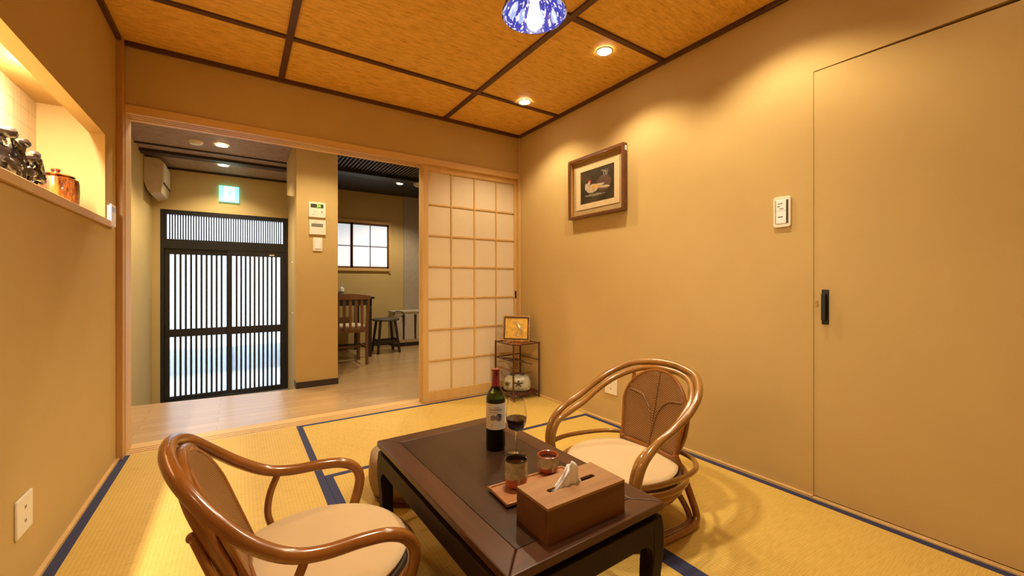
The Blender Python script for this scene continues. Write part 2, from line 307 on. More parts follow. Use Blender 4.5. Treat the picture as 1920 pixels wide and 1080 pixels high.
struct(MB().box(-.06, W+.06, YF, .0, 2.40, 2.45).obj('ceiling', M['ceil'], smooth=False))
tr = MB().box(0, .022, YF, -.03, 2.372, 2.4).box(W-.02, W, YF, 0, 2.374, 2.4).box(.03, W-.02, -.02, .004, 2.374, 2.4)
for x in (.818, 2.028): tr.box(x-.018, x+.018, YF, -.02, 2.386, 2.4)
for y in (-.575, -1.6, -2.62): tr.box(.022, W-.02, y-.017, y+.017, 2.388, 2.4)
struct(tr.obj('trim_ceiling', M['slat'], bevel=.002))
# lintel and sill of the wide opening, three sliding grooves each
li = MB().box(0, W, -.012, .150, 2.004, 2.034)
for a, b in ((-.012, .018), (.032, .052), (.068, .088), (.104, .150)): li.box(.028, W-.01, a, b, 1.985, 2.005)
struct(li.obj('trim_lintel', M['hinoki'], bevel=.001))
si = MB().box(0.0, W, 0.0, .205, -.1, -.014)
for a, b in ((.0, .020), (.032, .056), (.068, .092), (.104, .205)): si.box(.0, W, a, b, -.015, .0)
struct(si.obj('trim_sill', M['hinoki'], smooth=False))
struct(MB().box(0, .028, -.06, 0, -.03, 2.4).obj('trim_corner_post', M['post'], bevel=.002))
struct(MB().box(0, .030, 0.001, .150, -.0, 1.998).obj('trim_left_jamb', M['hinoki_z'], bevel=.001))
struct(MB().box(W-.014, W, -.02, .150, -.0, 1.998).box(W-.012, W, -.014, .004, 2.034, 2.374).obj('trim_right_jamb', M['hinoki_z'], bevel=.001))

# shoji panels stacked at the right of the opening
def shoji(n, y):
    x0, x1 = 1.850, 2.790
    f = MB().box(x0, x0+.046, y, y+.028, .004, 1.992).box(x1-.03, x1, y, y+.028, .004, 1.992).box(x0+.046, x1-.03, y, y+.028, .004, .092).box(x0+.046, x1-.03, y, y+.028, 1.938, 1.992)
    root = struct(f.obj('door_%d' % n, M['hinoki_z'], bevel=.0015))
    g = MB()
    for x in (2.112, 2.337, 2.562): g.box(x-.006, x+.006, y+.006, y+.016, .092, 1.938)
    for z in (1.663, 1.403, 1.142, .872, .608, .345): g.box(x0+.046, x1-.03, y+.007, y+.0155, z-.006, z+.006)
    g.obj('lattice', M['hinoki_z'], root, smooth=False)
    MB().box(x0+.046, x1-.03, y+.0165, y+.0185, .092, 1.938).obj('paper', M['shpaper'], root, smooth=False)
    MB().box(-.009, .009, -.003, .001, -.035, .035).obj('finger_pull', M['blackp'], root, (x1-.016, y, .89), bevel=.001, label='small black finger pull')
for i, y in enumerate((.020, .056, .092)): shoji(3+i, y)

# ------------------------------------------------------------------ hall, kitchen
struct(MB().prism([(-.34, .205), (W+1.2, .205), (W+1.2, 3.6), (1.2, 3.6), (1.2, 1.118), (-.34, 1.290)], 'z', -.10, 0).obj('floor_hall', M['woodfloor'], smooth=False))
struct(MB().box(-.34, 1.2, 1.05, 3.25, -.52, -.45).box(-.34, 1.2, 1.25, 1.32, -.5, -.1).obj('floor_entrance', M['board'], smooth=False))
struct(MB().box(-.34, -.28, .10, 3.3, -.5, 2.45).box(-.34, -.06, .04, .10, -.1, 2.45).obj('wall_hall_left', M['wallh'], smooth=False))
DX0, DX1, DT = -.206, 1.143, 1.890
struct(MB().box(-.34, DX0, 3.2, 3.30, -.5, 2.45).box(DX0, 1.2, 3.2, 3.30, DT, 2.45).box(DX1, 1.2, 3.2, 3.3, -.5, DT).obj('wall_hall_back', M['wallh'], smooth=False))
struct(MB().box(1.144, 1.34, 1.30, 3.5, -.5, 2.45).obj('wall_partition', M['wallh'], smooth=False))
struct(MB().box(1.03, 1.397, 1.14, 1.302, 0, 2.45).obj('wall_pillar', M['wall'], smooth=False))
struct(MB().box(1.026, 1.401, 1.130, 1.302, 0, .058).obj('baseboard_pillar', M['darkbeam'], smooth=False))
struct(MB().prism([(1.302, 1.84), (2.16, 2.01), (2.16, 2.40), (1.302, 2.40)], 'x', 1.038, 1.150).obj('trim_wall_boxing', M['wallh'], bevel=.006))
struct(MB().box(-.34, 1.37, .13, 3.3, 2.40, 2.45).obj('ceiling_hall', M['hallceil'], smooth=False))
struct(MB().box(-.28, 1.144, 2.43, 2.56, 2.369, 2.4).box(-.28, 1.144, 3.18, 3.2, 2.375, 2.4).box(-.28, 1.144, 2.2, 2.22, 2.385, 2.4).obj('trim_hall_beam', M['darkbeam'], smooth=False))
struct(MB().box(1.34, 2.85, 3.45, 3.55, 0, 2.45).obj('wall_kitchen_back', M['wallh'], smooth=False))
struct(MB().box(2.85, 4.0, 3.42, 3.55, 0, 2.45).box(3.9, 4.0, .1, 3.5, 0, 2.45).box(W+.12, 4.0, .85, .95, 0, 2.45).obj('wall_kitchen_right', M['grey'], smooth=False))
struct(MB().box(1.38, 3.95, .13, 3.5, 2.43, 2.47).obj('ceiling_kitchen', M['black'], smooth=False))
rb = MB()
x = 1.42
while x < 3.6: rb.box(x, x+.018, .20, 2.08, 2.405, 2.43); x += .042
struct(rb.obj('trim_ceiling_ribs', plain('ceiling_rib_grey', (.10, .085, .085), .5), smooth=False))
struct(MB().box(1.40, 3.9, 2.08, 2.26, 2.36, 2.43).obj('trim_kitchen_beam', M['black'], smooth=False))
struct(MB().box(1.34, 2.85, 3.435, 3.45, 0, .06).obj('baseboard_kitchen', M['darkbeam'], smooth=False))

# entrance door: black frame, transom with fine slats, two sliding leaves with vertical slats
def entrance():
    y0, y1, zb, zl = 3.205, 3.275, -.449, 1.42
    f = MB().box(DX0, DX0+.034, y0, y1, zb, DT).box(DX1-.034, DX1, y0, y1, zb, DT).box(DX0+.034, DX1-.034, y0, y1, DT-.055, DT).box(DX0+.034, DX1-.034, y0, y1, zl, 1.535).box(DX0+.034, DX1-.034, y0, y1, zb, zb+.022)
    root = struct(f.obj('door_2', M['alu'], bevel=.002))
    a, b = DX0+.034, DX1-.034
    s = MB().box(a, a+.026, y0+.015, y1-.015, 1.535, DT-.055).box(b-.026, b, y0+.015, y1-.015, 1.535, DT-.055)
    n = 48
    for k in range(1, n): x = a+.026+(b-a-.052)*k/n; s.box(x-.0065, x+.0065, y0+.02, y0+.04, 1.535, DT-.055)
    s.obj('transom_lattice', M['alu'], root, smooth=False)
    MB().box(a, b, y0+.046, y0+.050, 1.535, DT-.055).obj('transom_glass', M['doorpane'], root, smooth=False)
    for k, (c, d, yo) in enumerate(((a, .505, .034), (.455, b, .006))):
        y = y0+yo; L = MB()
        zt, z1, z2, z0 = 1.352, .435, .340, -.385
        sl, sr = (.050, .060)
        L.box(c, c+sl, y, y+.026, zb+.022, zl).box(d-sr, d, y, y+.026, zb+.022, zl)
        L.box(c+sl, d-sr, y, y+.026, zt, zl).box(c+sl, d-sr, y, y+.026, z2, z1).box(c+sl, d-sr, y, y+.026, zb+.022, z0)
        lf = L.obj('sliding_leaf', M['alu'], root, bevel=.002)
        q = MB(); m = 11; A, B = c+sl, d-sr
        for j in range(1, m):
            x = A+(B-A)*j/m; q.box(x-.011, x+.011, y+.001, y+.014, z1, zt); q.box(x-.011, x+.011, y+.001, y+.014, z0, z2)
        q.obj('slats', M['alu'], lf, smooth=False)
        MB().box(A, B, y+.017, y+.021, z0, zt).obj('glass', M['doorpane'], lf, smooth=False)
        MB().box(-.010, .010, -.008, .0, -.08, .08).obj('pull', M['blackp'], lf, ((c+.02 if k == 0 else d-.03), y, .42), bevel=.003)
    MB().box(-.03, .03, -.003, 0, -.008, .008).obj('name_plate', M['ring'], root, (.95, y0+.0055, 1.375))
    MB().box(-.012, .012, -.010, 0, -.05, .05).obj('lock', M['darkbeam'], root, (.478, y0+.0055, .40), bevel=.003)
entrance()
# outside: pale paving, bluish cart beyond the glass, house front across the lane
struct(MB().box(-6, 8, 3.31, 12, -.56, -.50).obj('floor_lane', M['street'], smooth=False))
car = MB().box(-1.0, 2.2, 5.2, 6.3, -.44, -.20)  # plain low shape added to make the blue band in the glass
tag(car.obj('blue_block', M['car'], bevel=.05), 'added blue shape seen blurred through the lower frosted glass of the entrance', 'block')
MB().lathe([(.0, -.03), (.07, -.03), (.07, .03), (0, .03)], (0, 0, 0), 20).xf(Matrix.Translation((-.5, 5.6, -.43)) @ Matrix.Rotation(PI/2, 4, 'X')).obj('wheel', M['blackp'], D.objects['blue_block'])
MB().lathe([(.0, -.03), (.07, -.03), (.07, .03), (0, .03)], (0, 0, 0), 20).xf(Matrix.Translation((1.7, 5.6, -.43)) @ Matrix.Rotation(PI/2, 4, 'X')).obj('wheel', M['blackp'], D.objects['blue_block'])

# kitchen window
def kwin():
    x0, x1, z0, z1, y = 1.50, 2.605, 1.25, 1.94, 3.45
    f = MB().box(x0-.06, x1+.045, y-.03, y, z1, z1+.045).box(x1, x1+.03, y-.025, y, z0-.09, z1+.002).box(x0-.03, x0, y-.025, y, z0-.09, z1).box(x0-.03, x1+.03, y-.03, y, z0-.06, z0-.015)
    root = struct(f.obj('window_1', M['hinoki'], bevel=.002))
    s = MB()
    mid = 2.03
    for a, b in ((x0, mid+.02), (mid-.02, x1)):
        s.box(a, a+.03, y-.018, y-.002, z0-.02, z1).box(b-.03, b, y-.018, y-.002, z0-.02, z1).box(a, b, y-.018, y-.002, z0-.02, z0+.012).box(a, b, y-.018, y-.002, z1-.03, z1)
    s.obj('sash', M['chairw'], root, smooth=False)
    g = MB()
    for x in (2.31, 1.75): g.box(x-.006, x+.006, y-.016, y-.007, z0+.01, z1-.03)
    g.box(x0, x1, y-.016, y-.007, 1.573, 1.585); g.obj('muntins', M['slat'], root, smooth=False)
    e = NT('window_paper_glow', .6); e.p.inputs['Base Color'].default_value = (.85, .9, .95, 1)
    e.p.inputs['Emission Color'].default_value = (.78, .88, 1, 1); e.p.inputs['Emission Strength'].default_value = .42  # daylight behind the pane is put in as the paper's own glow
    MB().box(x0, x1, y-.006, y-.003, z0-.01, z1-.01).obj('pane', e.m, root, smooth=False)
kwin()

# ------------------------------------------------------------------ tatami mats
def mat(x0, x1, y0, y1, axis, label, name='tatami_mat'):
    t = thing(name, label, 'tatami mat', ((x0+x1)/2, (y0+y1)/2, -.03), 0, 'tatami mats on the floor')
    a, b, c, d = (x0-x1)/2+.0006, (x1-x0)/2-.0006, (y0-y1)/2+.0006, (y1-y0)/2-.0006; w = .036
    if axis == 'y':
        MB().box(a+w, b-w, c, d, 0, .030).obj('mat_surface', M['tat_y'], t, smooth=False)
        MB().box(a, a+w, c, d, 0, .030).obj('cloth_border', M['blue'], t, smooth=False); MB().box(b-w, b, c, d, 0, .030).obj('cloth_border', M['blue'], t, smooth=False)
    else:
        MB().box(a, b, c+w, d-w, 0, .030).obj('mat_surface', M['tat_x'], t, smooth=False)
        MB().box(a, b, c, c+w, 0, .030).obj('cloth_border', M['blue'], t, smooth=False); MB().box(a, b, d-w, d, 0, .030).obj('cloth_border', M['blue'], t, smooth=False)
X1, X2, X3, X0 = .946, 1.876, W-.0155, .0155
mat(X0, X1, -1.872, -.0005, 'y', 'straw tatami mat along the left wall beside the wooden sill')
mat(X1, X3, -.946, -.0005, 'x', 'straw tatami mat in front of the shoji screens, under the corner stand')
mat(X1, X2, -3.09, -.946, 'y', 'straw tatami mat under the dark low table')
mat(X2, X3, -3.09, -.946, 'y', 'straw tatami mat along the right wall under the right rattan chair')
mat(X0, X1, -3.744, -1.872, 'y', 'straw tatami mat at the near left under the left rattan chair')
mat(X1, X3, -3.744, -3.09, 'x', 'straw tatami mat at the near end of the room below the flush door')

# ------------------------------------------------------------------ lights with their fixtures
def downlight(x, y, z, label, energy, r=.042, spot=125, color=WARM, group='recessed downlights', depth=.0):
    t = thing('downlight', label, 'ceiling light', (x, y, z), 0, group)
    MB().lathe([(r, .004), (r, -.004), (r+.009, -.005), (r+.012, .0)], seg=28).obj('trim_ring', M['ring'], t)
    MB().lathe([(.0, -.002), (r, -.002), (r, .003), (0, .003)], seg=28).obj('lens', M['lens'], t)
    lamp('SPOT', 'light', (0, 0, -.012), energy, color, .035, t, spot, .55)
downlight(2.41, -.640, 2.396, 'round recessed downlight nearest the shoji corner of the woven ceiling', 33)
downlight(2.41, -1.470, 2.396, 'round recessed downlight in the woven ceiling above the framed bird picture', 33)
downlight(2.41, -2.300, 2.396, 'round recessed downlight above the wall switch, just out of view', 33)
downlight(2.41, -3.130, 2.396, 'added fill downlight above the flush door, out of view', 4)  # unseen lamp added as fill for the near end of the room
downlight(.45, -3.2, 2.396, 'added fill downlight over the camera end of the left wall, out of view', 8)  # added fill only, no lamp row is known on the left side
downlight(.434, 1.878, 2.396, 'hall downlight nearer the opening, before the dark beam', 55, .05, 130)
downlight(.427, 2.72, 2.396, 'hall downlight beyond the dark beam above the entrance', 34, .05, 130)
downlight(2.50, 2.58, 2.426, 'small downlight in the black kitchen ceiling', 60, .04, 130)
dt = tag(MB().lathe([(0, -.03), (.045, -.03), (.06, -.012), (.062, .0), (0, 0)], seg=28).obj('smoke_detector', M['ring'], None, (.222, 1.89, 2.40)), 'flat round beige smoke detector on the hall ceiling', 'smoke detector')
dt2 = tag(MB().lathe([(0, -.045), (.03, -.045), (.036, -.03), (.05, -.026), (.055, 0), (0, 0)], seg=28).obj('smoke_detector', M['ring'], None, (2.61, 2.17, 2.36)), 'small white detector under the black kitchen ceiling beam', 'smoke detector')

downlight(1.20, .52, 2.396, 'hall downlight before the pillar, hidden behind the lintel', 42, .05, 130)
downlight(.25, .62, 2.396, 'added unseen downlight near the left hall wall, hidden behind the lintel', 24, .05, 130)  # unseen lamp added to brighten the hall floor
downlight(2.3, .80, 2.400, 'added unseen kitchen downlight among the ceiling ribs, hidden behind the lintel', 30, .04, 130)  # unseen lamp added to lift the dim kitchen
# pendant lamp
PX, PY = 1.425, -2.085
pt = thing('pendant_lamp', 'blue and white porcelain pendant lamp with a bare bulb above the table', 'pendant lamp', (PX, PY, 1.925))
outer = [(.1125, 0), (.110, .012), (.103, .030), (.090, .055), (.070, .078), (.050, .092), (.036, .100)]
pr_ = outer+[(r-.0035, z-.003) for r, z in outer[::-1]]; pr_[-1] = (.1085, .0); pr_.append(outer[0])
MB().lathe(pr_, seg=64, uv=True).obj('lamp_shade', M['porcelain'], pt)
MB().lathe([(.0, .15), (.02, .148), (.024, .13), (.030, .105), (.036, .100), (.036, .094), (0, .094)], seg=24).obj('shade_cap', M['darkbeam'], pt)
MB().tube([(0, 0, .148), (0, 0, .3), (0, 0, .465)], .003, 8).obj('cord', M['blackp'], pt)
MB().lathe([(0, .475), (.04, .475), (.045, .455), (0, .45)], seg=24).obj('ceiling_rose', M['darkbeam'], pt)
MB().lathe([(0, .095), (.016, .095), (.017, .05), (.0, .05)], seg=20).obj('socket', M['ring'], pt)
MB().lathe([(.0, -.052), (.012, -.050), (.022, -.040), (.0265, -.024), (.024, -.004), (.018, .02), (.014, .05), (0, .05)], seg=28).obj('bulb', M['bulb'], pt)
lamp('SPOT', 'bulb_light', (0, 0, -.062), 46, (1, .84, .60), .04, pt, 174, .7)

# niche strip light
st = thing('strip_light', 'slim strip light in the top of the wall niche, above the carved root', 'strip light', (-.090, -1.36, 1.870))
MB().box(-.010, .010, -.56, .56, -.002, .006).obj('diffuser', M['lens'], st)
lamp('AREA', 'strip_glow', (0, 0, -.006), 30, (1, .91, .74), .018, st, sy=1.1)
for k in range(5): lamp('POINT', 'strip_glow', (0, .55-.26*k, -.028), 1.9, (1, .91, .74), .012, st)
# exit sign
ex = thing('exit_sign', 'small glowing green and white exit sign above the entrance', 'exit sign', (.475, 3.2, 2.14))
MB().box(-.105, .105, -.035, 0, -.10, .10).obj('housing', M['teal'], ex, bevel=.003)
MB().box(-.055, .055, -.037, -.035, -.092, .092).obj('door_pictogram', M['signw'], ex, smooth=False)
fig = MB().sphere((.012, -.0375, .055), .013, .001, .013, 12, 6).prism([(-.005, .04), (.022, .035), (.018, -.005), (.040, -.03), (.032, -.045), (.004, -.015), (-.02, -.065), (-.034, -.06), (-.006, -.005), (-.004, .02), (-.03, .01), (-.034, .02)], 'y', -.0385, -.037)
fig.obj('running_figure', M['teal'], ex, smooth=False)

# ------------------------------------------------------------------ low table
TH = .36
tb = thing('low_table', 'dark polished wooden low table with framed top and hoof-shouldered legs', 'low table', (1.328, -2.0, 0), .019)
hx, hy = .2765, .4745; rw = .072
MB().box(-hx+rw, hx-rw, -hy+rw, hy-rw, TH-.020, TH-.0004).obj('top_panel', M['table'], tb, smooth=False)
def rimpoly(): return [[(-hx, -hy), (hx, -hy), (hx-rw, -hy+rw), (-hx+rw, -hy+rw)], [(hx, -hy), (hx, hy), (hx-rw, hy-rw), (hx-rw, -hy+rw)],
                       [(hx, hy), (-hx, hy), (-hx+rw, hy-rw), (hx-rw, hy-rw)], [(-hx, hy), (-hx, -hy), (-hx+rw, -hy+rw), (-hx+rw, hy-rw)]]
wood_x = wood('table_rim_wood_x', (.038, .016, .008), (.092, .038, .018), 'x', .32, 10, spec=.28)
for k, p in enumerate(rimpoly()):
    cx = sum(q[0] for q in p)/4; cy = sum(q[1] for q in p)/4
    p = [(cx+(a-cx)*.9985, cy+(b-cy)*.9985) for a, b in p]
    MB().prism(p, 'z', TH-.024, TH).obj('top_rim', wood_x if k % 2 == 0 else M['table_rim'], tb, bevel=.004)
MB().box(-hx+.018, hx-.018, -hy+.018, hy-.018, TH-.040, TH-.0245).obj('waist', M['table_leg'], tb, smooth=False)
def apron(L, h=.062):                      # outline with rounded shoulders into the legs
    p = [(-L, 0), (L, 0), (L, -h-.045)]
    for k in range(7): q = PI/2*k/6; p.append((L-.045*(1-math.cos(q))*.9-.002, -h-.045*(1-math.sin(q))))
    for k in range(6, -1, -1): q = PI/2*k/6; p.append((-L+.045*(1-math.cos(q))*.9+.002, -h-.045*(1-math.sin(q))))
    p.append((-L, -h-.045)); return p
zt = TH-.040
for sgn in (-1, 1):
    MB().prism([(a, zt+b) for a, b in apron(hx-.052)], 'y', sgn*(hy-.010)-.011, sgn*(hy-.010)+.011).obj('apron', M['table_leg'], tb, bevel=.002)
    MB().prism([(a, zt+b) for a, b in apron(hy-.052)], 'x', sgn*(hx-.010)-.011, sgn*(hx-.010)+.011).obj('apron', M['table_leg'], tb, bevel=.002)
for sx in (-1, 1):
    for sy in (-1, 1):
        prof = [(.0, zt, .05), (.004, zt-.04, .052), (.004, zt-.10, .05), (-.002, .15, .046), (-.004, .06, .044), (.0, .02, .048), (.0, .0, .048)]
        m = MB(); vs = []; fs = []
        for (o_, z, w) in prof:
            X_, Y_ = sx*(hx-.004+o_), sy*(hy-.004+o_)
            vs += [(X_, Y_, z), (X_-sx*w, Y_, z), (X_-sx*w, Y_-sy*w, z), (X_, Y_-sy*w, z)]
        n = len(prof)
        for i in range(n-1):
            for k in range(4): fs.append((i*4+k, i*4+(k+1) % 4, i*4+4+(k+1) % 4, i*4+4+k))
        fs += [(0, 1, 2, 3), ((n-1)*4, (n-1)*4+1, (n-1)*4+2, (n-1)*4+3)]
        m.add(vs, fs).obj('leg', M['table_leg'], tb, bevel=.005)

# ------------------------------------------------------------------ things on the table
# wine bottle
bt = thing('wine_bottle', 'green glass red wine bottle with white paper label and red capsule', 'wine bottle', (1.405, -1.862, TH), math.radians(-118))
bo = [(0, .003), (.030, .0), (.036, .004), (.0375, .015), (.0375, .185), (.0365, .200), (.031, .216), (.021, .232), (.0155, .243), (.0143, .26), (.0140, .298), (.0152, .299), (.0152, .306), (.009, .306)]
MB().lathe(bo, seg=48).obj('glass_body', M['bottleg'], bt)
MB().lathe([(0, .0025), (.0335, .0025), (.0362, .006), (.0371, .015), (.0371, .186), (.0360, .198), (0, .198)], seg=40).obj('wine', M['wine'], bt)
MB().lathe([(.0153, .236), (.0162, .237), (.0155, .262), (.0152, .298), (.0162, .300), (.0162, .3065), (.012, .3075), (0, .3075)], seg=32).obj('capsule', M['capsule'], bt)
lb = MB().lathe([(.0379, .083), (.0379, .181)], seg=40, a0=-1.35, a1=1.35)
def patch(m, mi, a0, a1, z0, z1, r=.0382, seg=6):
    m.mat(mi)
    for k in range(seg):
        p, q = a0+(a1-a0)*k/seg, a0+(a1-a0)*(k+1)/seg
        m.add([(r*math.cos(p), r*math.sin(p), z0), (r*math.cos(q), r*math.sin(q), z0), (r*math.cos(q), r*math.sin(q), z1), (r*math.cos(p), r*math.sin(p), z1)], [(0, 1, 2, 3)])
random.seed(3)
for (z, h, a, b) in ((.165, .004, -.25, .3), (.156, .006, -.75, .6), (.147, .004, -.7, .15)):
    t = a
    while t < b: w_ = random.uniform(.02, .06); patch(lb, 1, t, min(t+w_, b), z, z+h*random.uniform(.7, 1), seg=1); t += w_+.02
for k in range(26):
    a = random.uniform(-.62, .45); patch(lb, 1, a, a+.16, .117+random.uniform(0, .012), .122+random.uniform(.0, .018), .0382+.0001*k/26, 2)
for k in range(16):
    q = random.uniform(0, 2*PI); r_ = random.uniform(0, .2); a = .33+r_*math.cos(q); z = .138+.009*math.sin(q)*r_/.2
    patch(lb, 2, a-.06, a+.06, z-.003, z+.003, .03835, 1)
patch(lb, 2, .26, .36, .118, .136, .03835, 1)
for (a, z, h) in ((-.55, .092, .007), (-.5, .101, .006), (.95, .095, .005), (1.2, .172, .004)): patch(lb, 3, a, a+.12, z, z+h, .0383, 1)
lb.obj('paper_label', [M['label'], M['ink'], M['inkd'], M['tan_ink']], bt, label='white label with grey estate drawing and rows of small print')
# wine glass
wg = thing('wine_glass', 'stemmed clear wine glass half filled with red wine', 'wine glass', (1.437, -1.957, TH))
go = [(0, .0), (.033, .0), (.0345, .0015), (.030, .003), (.010, .006), (.0042, .012), (.0034, .03), (.0034, .075), (.005, .085), (.016, .092), (.029, .103), (.0375, .122), (.0395, .140), (.038, .165), (.033, .195), (.0298, .211)]
gi = [(.0290, .2105), (.0322, .195), (.0372, .165), (.0387, .140), (.0367, .122), (.028, .1045), (.015, .0945), (.0, .0925)]
MB().lathe(go+gi, seg=48).obj('glass', M['glass'], wg)
MB().lathe([(0, .0928), (.0149, .0948), (.0279, .1049), (.0366, .1223), (.0385, .134), (.0386, .1375), (0, .1375)], seg=40).obj('wine', plain('wine_in_glass', (.02, .001, .004), .05), wg)
# tray
ty = thing('wooden_tray', 'small reddish wooden tray under the two tea cups', 'tray', (1.352, -2.198, TH), -.06)
ts = [(-.142, -.058), (.142, -.058), (.142, .058), (-.142, .058)]
MB().box(-.142, .142, -.060, .060, .004, .011).obj('base', M['tray'], ty, bevel=.003)
rim = MB()
for a, b, c, d in ((-.142, .142, -.060, -.053), (-.142, .142, .053, .060), (-.142, -.135, -.060, .060), (.135, .142, -.060, .060)): rim.box(a, b, c, d, .008, .015)
rim.obj('rim', M['tray'], ty, bevel=.002); MB().box(-.12, .12, -.045, .045, 0, .004).obj('foot', M['dark'], ty)
def cup(name_label, x, y, r, h, inner, rotz):
    c = thing('tea_cup', name_label, 'tea cup', (x, y, TH+.0112), rotz, 'tea cups on the wooden tray')
    body = [(0, 0), (r*.62, 0), (r*.66, .003), (r*.88, .008), (r*.97, h*.25), (r, h*.5), (r*.98, h*.8), (r*1.0, h), (r*.95, h+.001), (r*.91, h*.97), (r*.90, h*.5), (r*.80, h*.2), (0, h*.14)]
    m = MB(); n = 48; vs = []; fs = []; L = len(body)
    m.lathe(body, seg=n)
    m.mi = []
    k = 0
    for a in range(n):
        q = 2*PI*a/n; edge = .40+.055*math.sin(3*q)+.04*math.sin(7*q+1)
        for i in range(L-1):
            z = (body[i][1]+body[i+1][1])/2/h
            if i >= 8: m.mi.append(2)
            else: m.mi.append(0)
    m.obj('clay_body', [M['cupred'], M['cupglaze'], inner], c)
    # pale glaze coat with a drooping hem, one long drip
    g = MB(); zs = 9; gv = []; gf = []
    def rad(z):
        for (r0, z0), (r1, z1) in zip(body[2:8], body[3:8]):
            if z0 <= z <= z1+1e-9: return r0+(r1-r0)*(z-z0)/max(1e-6, z1-z0)
        return r
    for a in range(96):
        q = 2*PI*a/96; lo = h*(.40+.050*math.sin(2*q+.6)+.018*math.sin(7*q+1))
        dq = abs((q-.25+PI) % (2*PI)-PI); lo -= h*.30*math.exp(-(dq/.11)**2)
        for j in range(zs): z = lo+(h*.985-lo)*j/(zs-1); R = rad(z)+.0011; gv.append((R*math.cos(q), R*math.sin(q), z))
    for a in range(96):
        b = (a+1) % 96
        for j in range(zs-1): gf.append((a*zs+j, b*zs+j, b*zs+j+1, a*zs+j+1))
    g.add(gv, gf); g.obj('glaze', M['cupglaze'], c, label='mottled pale glaze running down over red clay')
    MB().lathe([(0, h*.80), (r*.905, h*.80), (r*.905, h*.815), (0, h*.815)], seg=32).obj('tea', plain('dark_tea', (.03, .008, .003), .03), c)
    MB().lathe([(r*1.012, h*.93), (r*1.02, h*1.0), (r*.97, h*1.018), (r*.90, h*.99)], seg=40).obj('rim_band', inner, c)
cup('taller tea cup with dark glazed inside and red clay foot, left on the tray', 1.289, -2.174, .0355, .086, M['cupdark'], -2.2)
cup('smaller tea cup with red inside and pale glaze, right on the tray', 1.433, -2.150, .0345, .058, M['cupred'], -2.0)
# tissue box
tx = thing('tissue_box_cover', 'walnut wooden tissue box cover at the near edge of the low table', 'tissue box', (1.3375, -2.3735, TH), 0)
a, b, h = .137, .067, .090
MB().box(-a, a, -b, -b+.007, 0, h-.007).box(-a, a, b-.007, b, 0, h-.007).box(-a, -a+.007, -b+.007, b-.007, 0, h-.007).box(a-.007, a, -b+.007, b-.007, 0, h-.007).obj('side_walls', M['walnut_shaded'], tx, bevel=.0008)
lid = MB(); L = .085; w_ = .0085
lid.box(-a, a, -b, -w_, h-.007, h).box(-a, a, w_, b, h-.007, h).box(-a, -L, -w_, w_, h-.007, h).box(L, a, -w_, w_, h-.007, h)
for s_ in (-1, 1):
    for t_ in (-1, 1):
        pts = [(s_*L, t_*w_)]+[(s_*(L-w_+w_*math.cos(PI/2*k/6)), t_*w_*math.sin(PI/2*k/6)) for k in range(7)]
        lid.prism(pts, 'z', h-.007, h)
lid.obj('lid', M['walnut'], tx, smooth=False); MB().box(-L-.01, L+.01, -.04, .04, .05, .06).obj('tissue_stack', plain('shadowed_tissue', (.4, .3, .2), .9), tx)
tm = MB(); NU, NV = 18, 12; vs = []; fs = []
for layer in (0, 1):
    base = len(vs)
    for i in range(NU+1):
        u = i/NU
        for j in range(NV+1):
            v = j/NV
            # base spreads along the slot, closes to an uneven peak
            xb = -.070+.105*u; xt = -.012+.034*u
            x = xb*(1-v)+xt*v+.010*v*(1-v)*math.sin(5*u)
            top = .060*(1-.9*abs(u-.42)**1.2)
            z = h-.012+(top+.012)*v**(.9 if u > .4 else 1.15)
            y = (.0055 if layer else -.0055)*(1-.4*v)+.010*math.sin(u*7+layer*1.3)*v*(1-.3*v)+.003*math.sin(u*23+v*5)
            vs.append((x, y, z))
    for i in range(NU):
        for j in range(NV): q = base+i*(NV+1)+j; fs.append((q, q+NV+1, q+NV+2, q+1))
tm.add(vs, fs).obj('tissue', M['tissue'], tx, solid=.0006, ang=70)

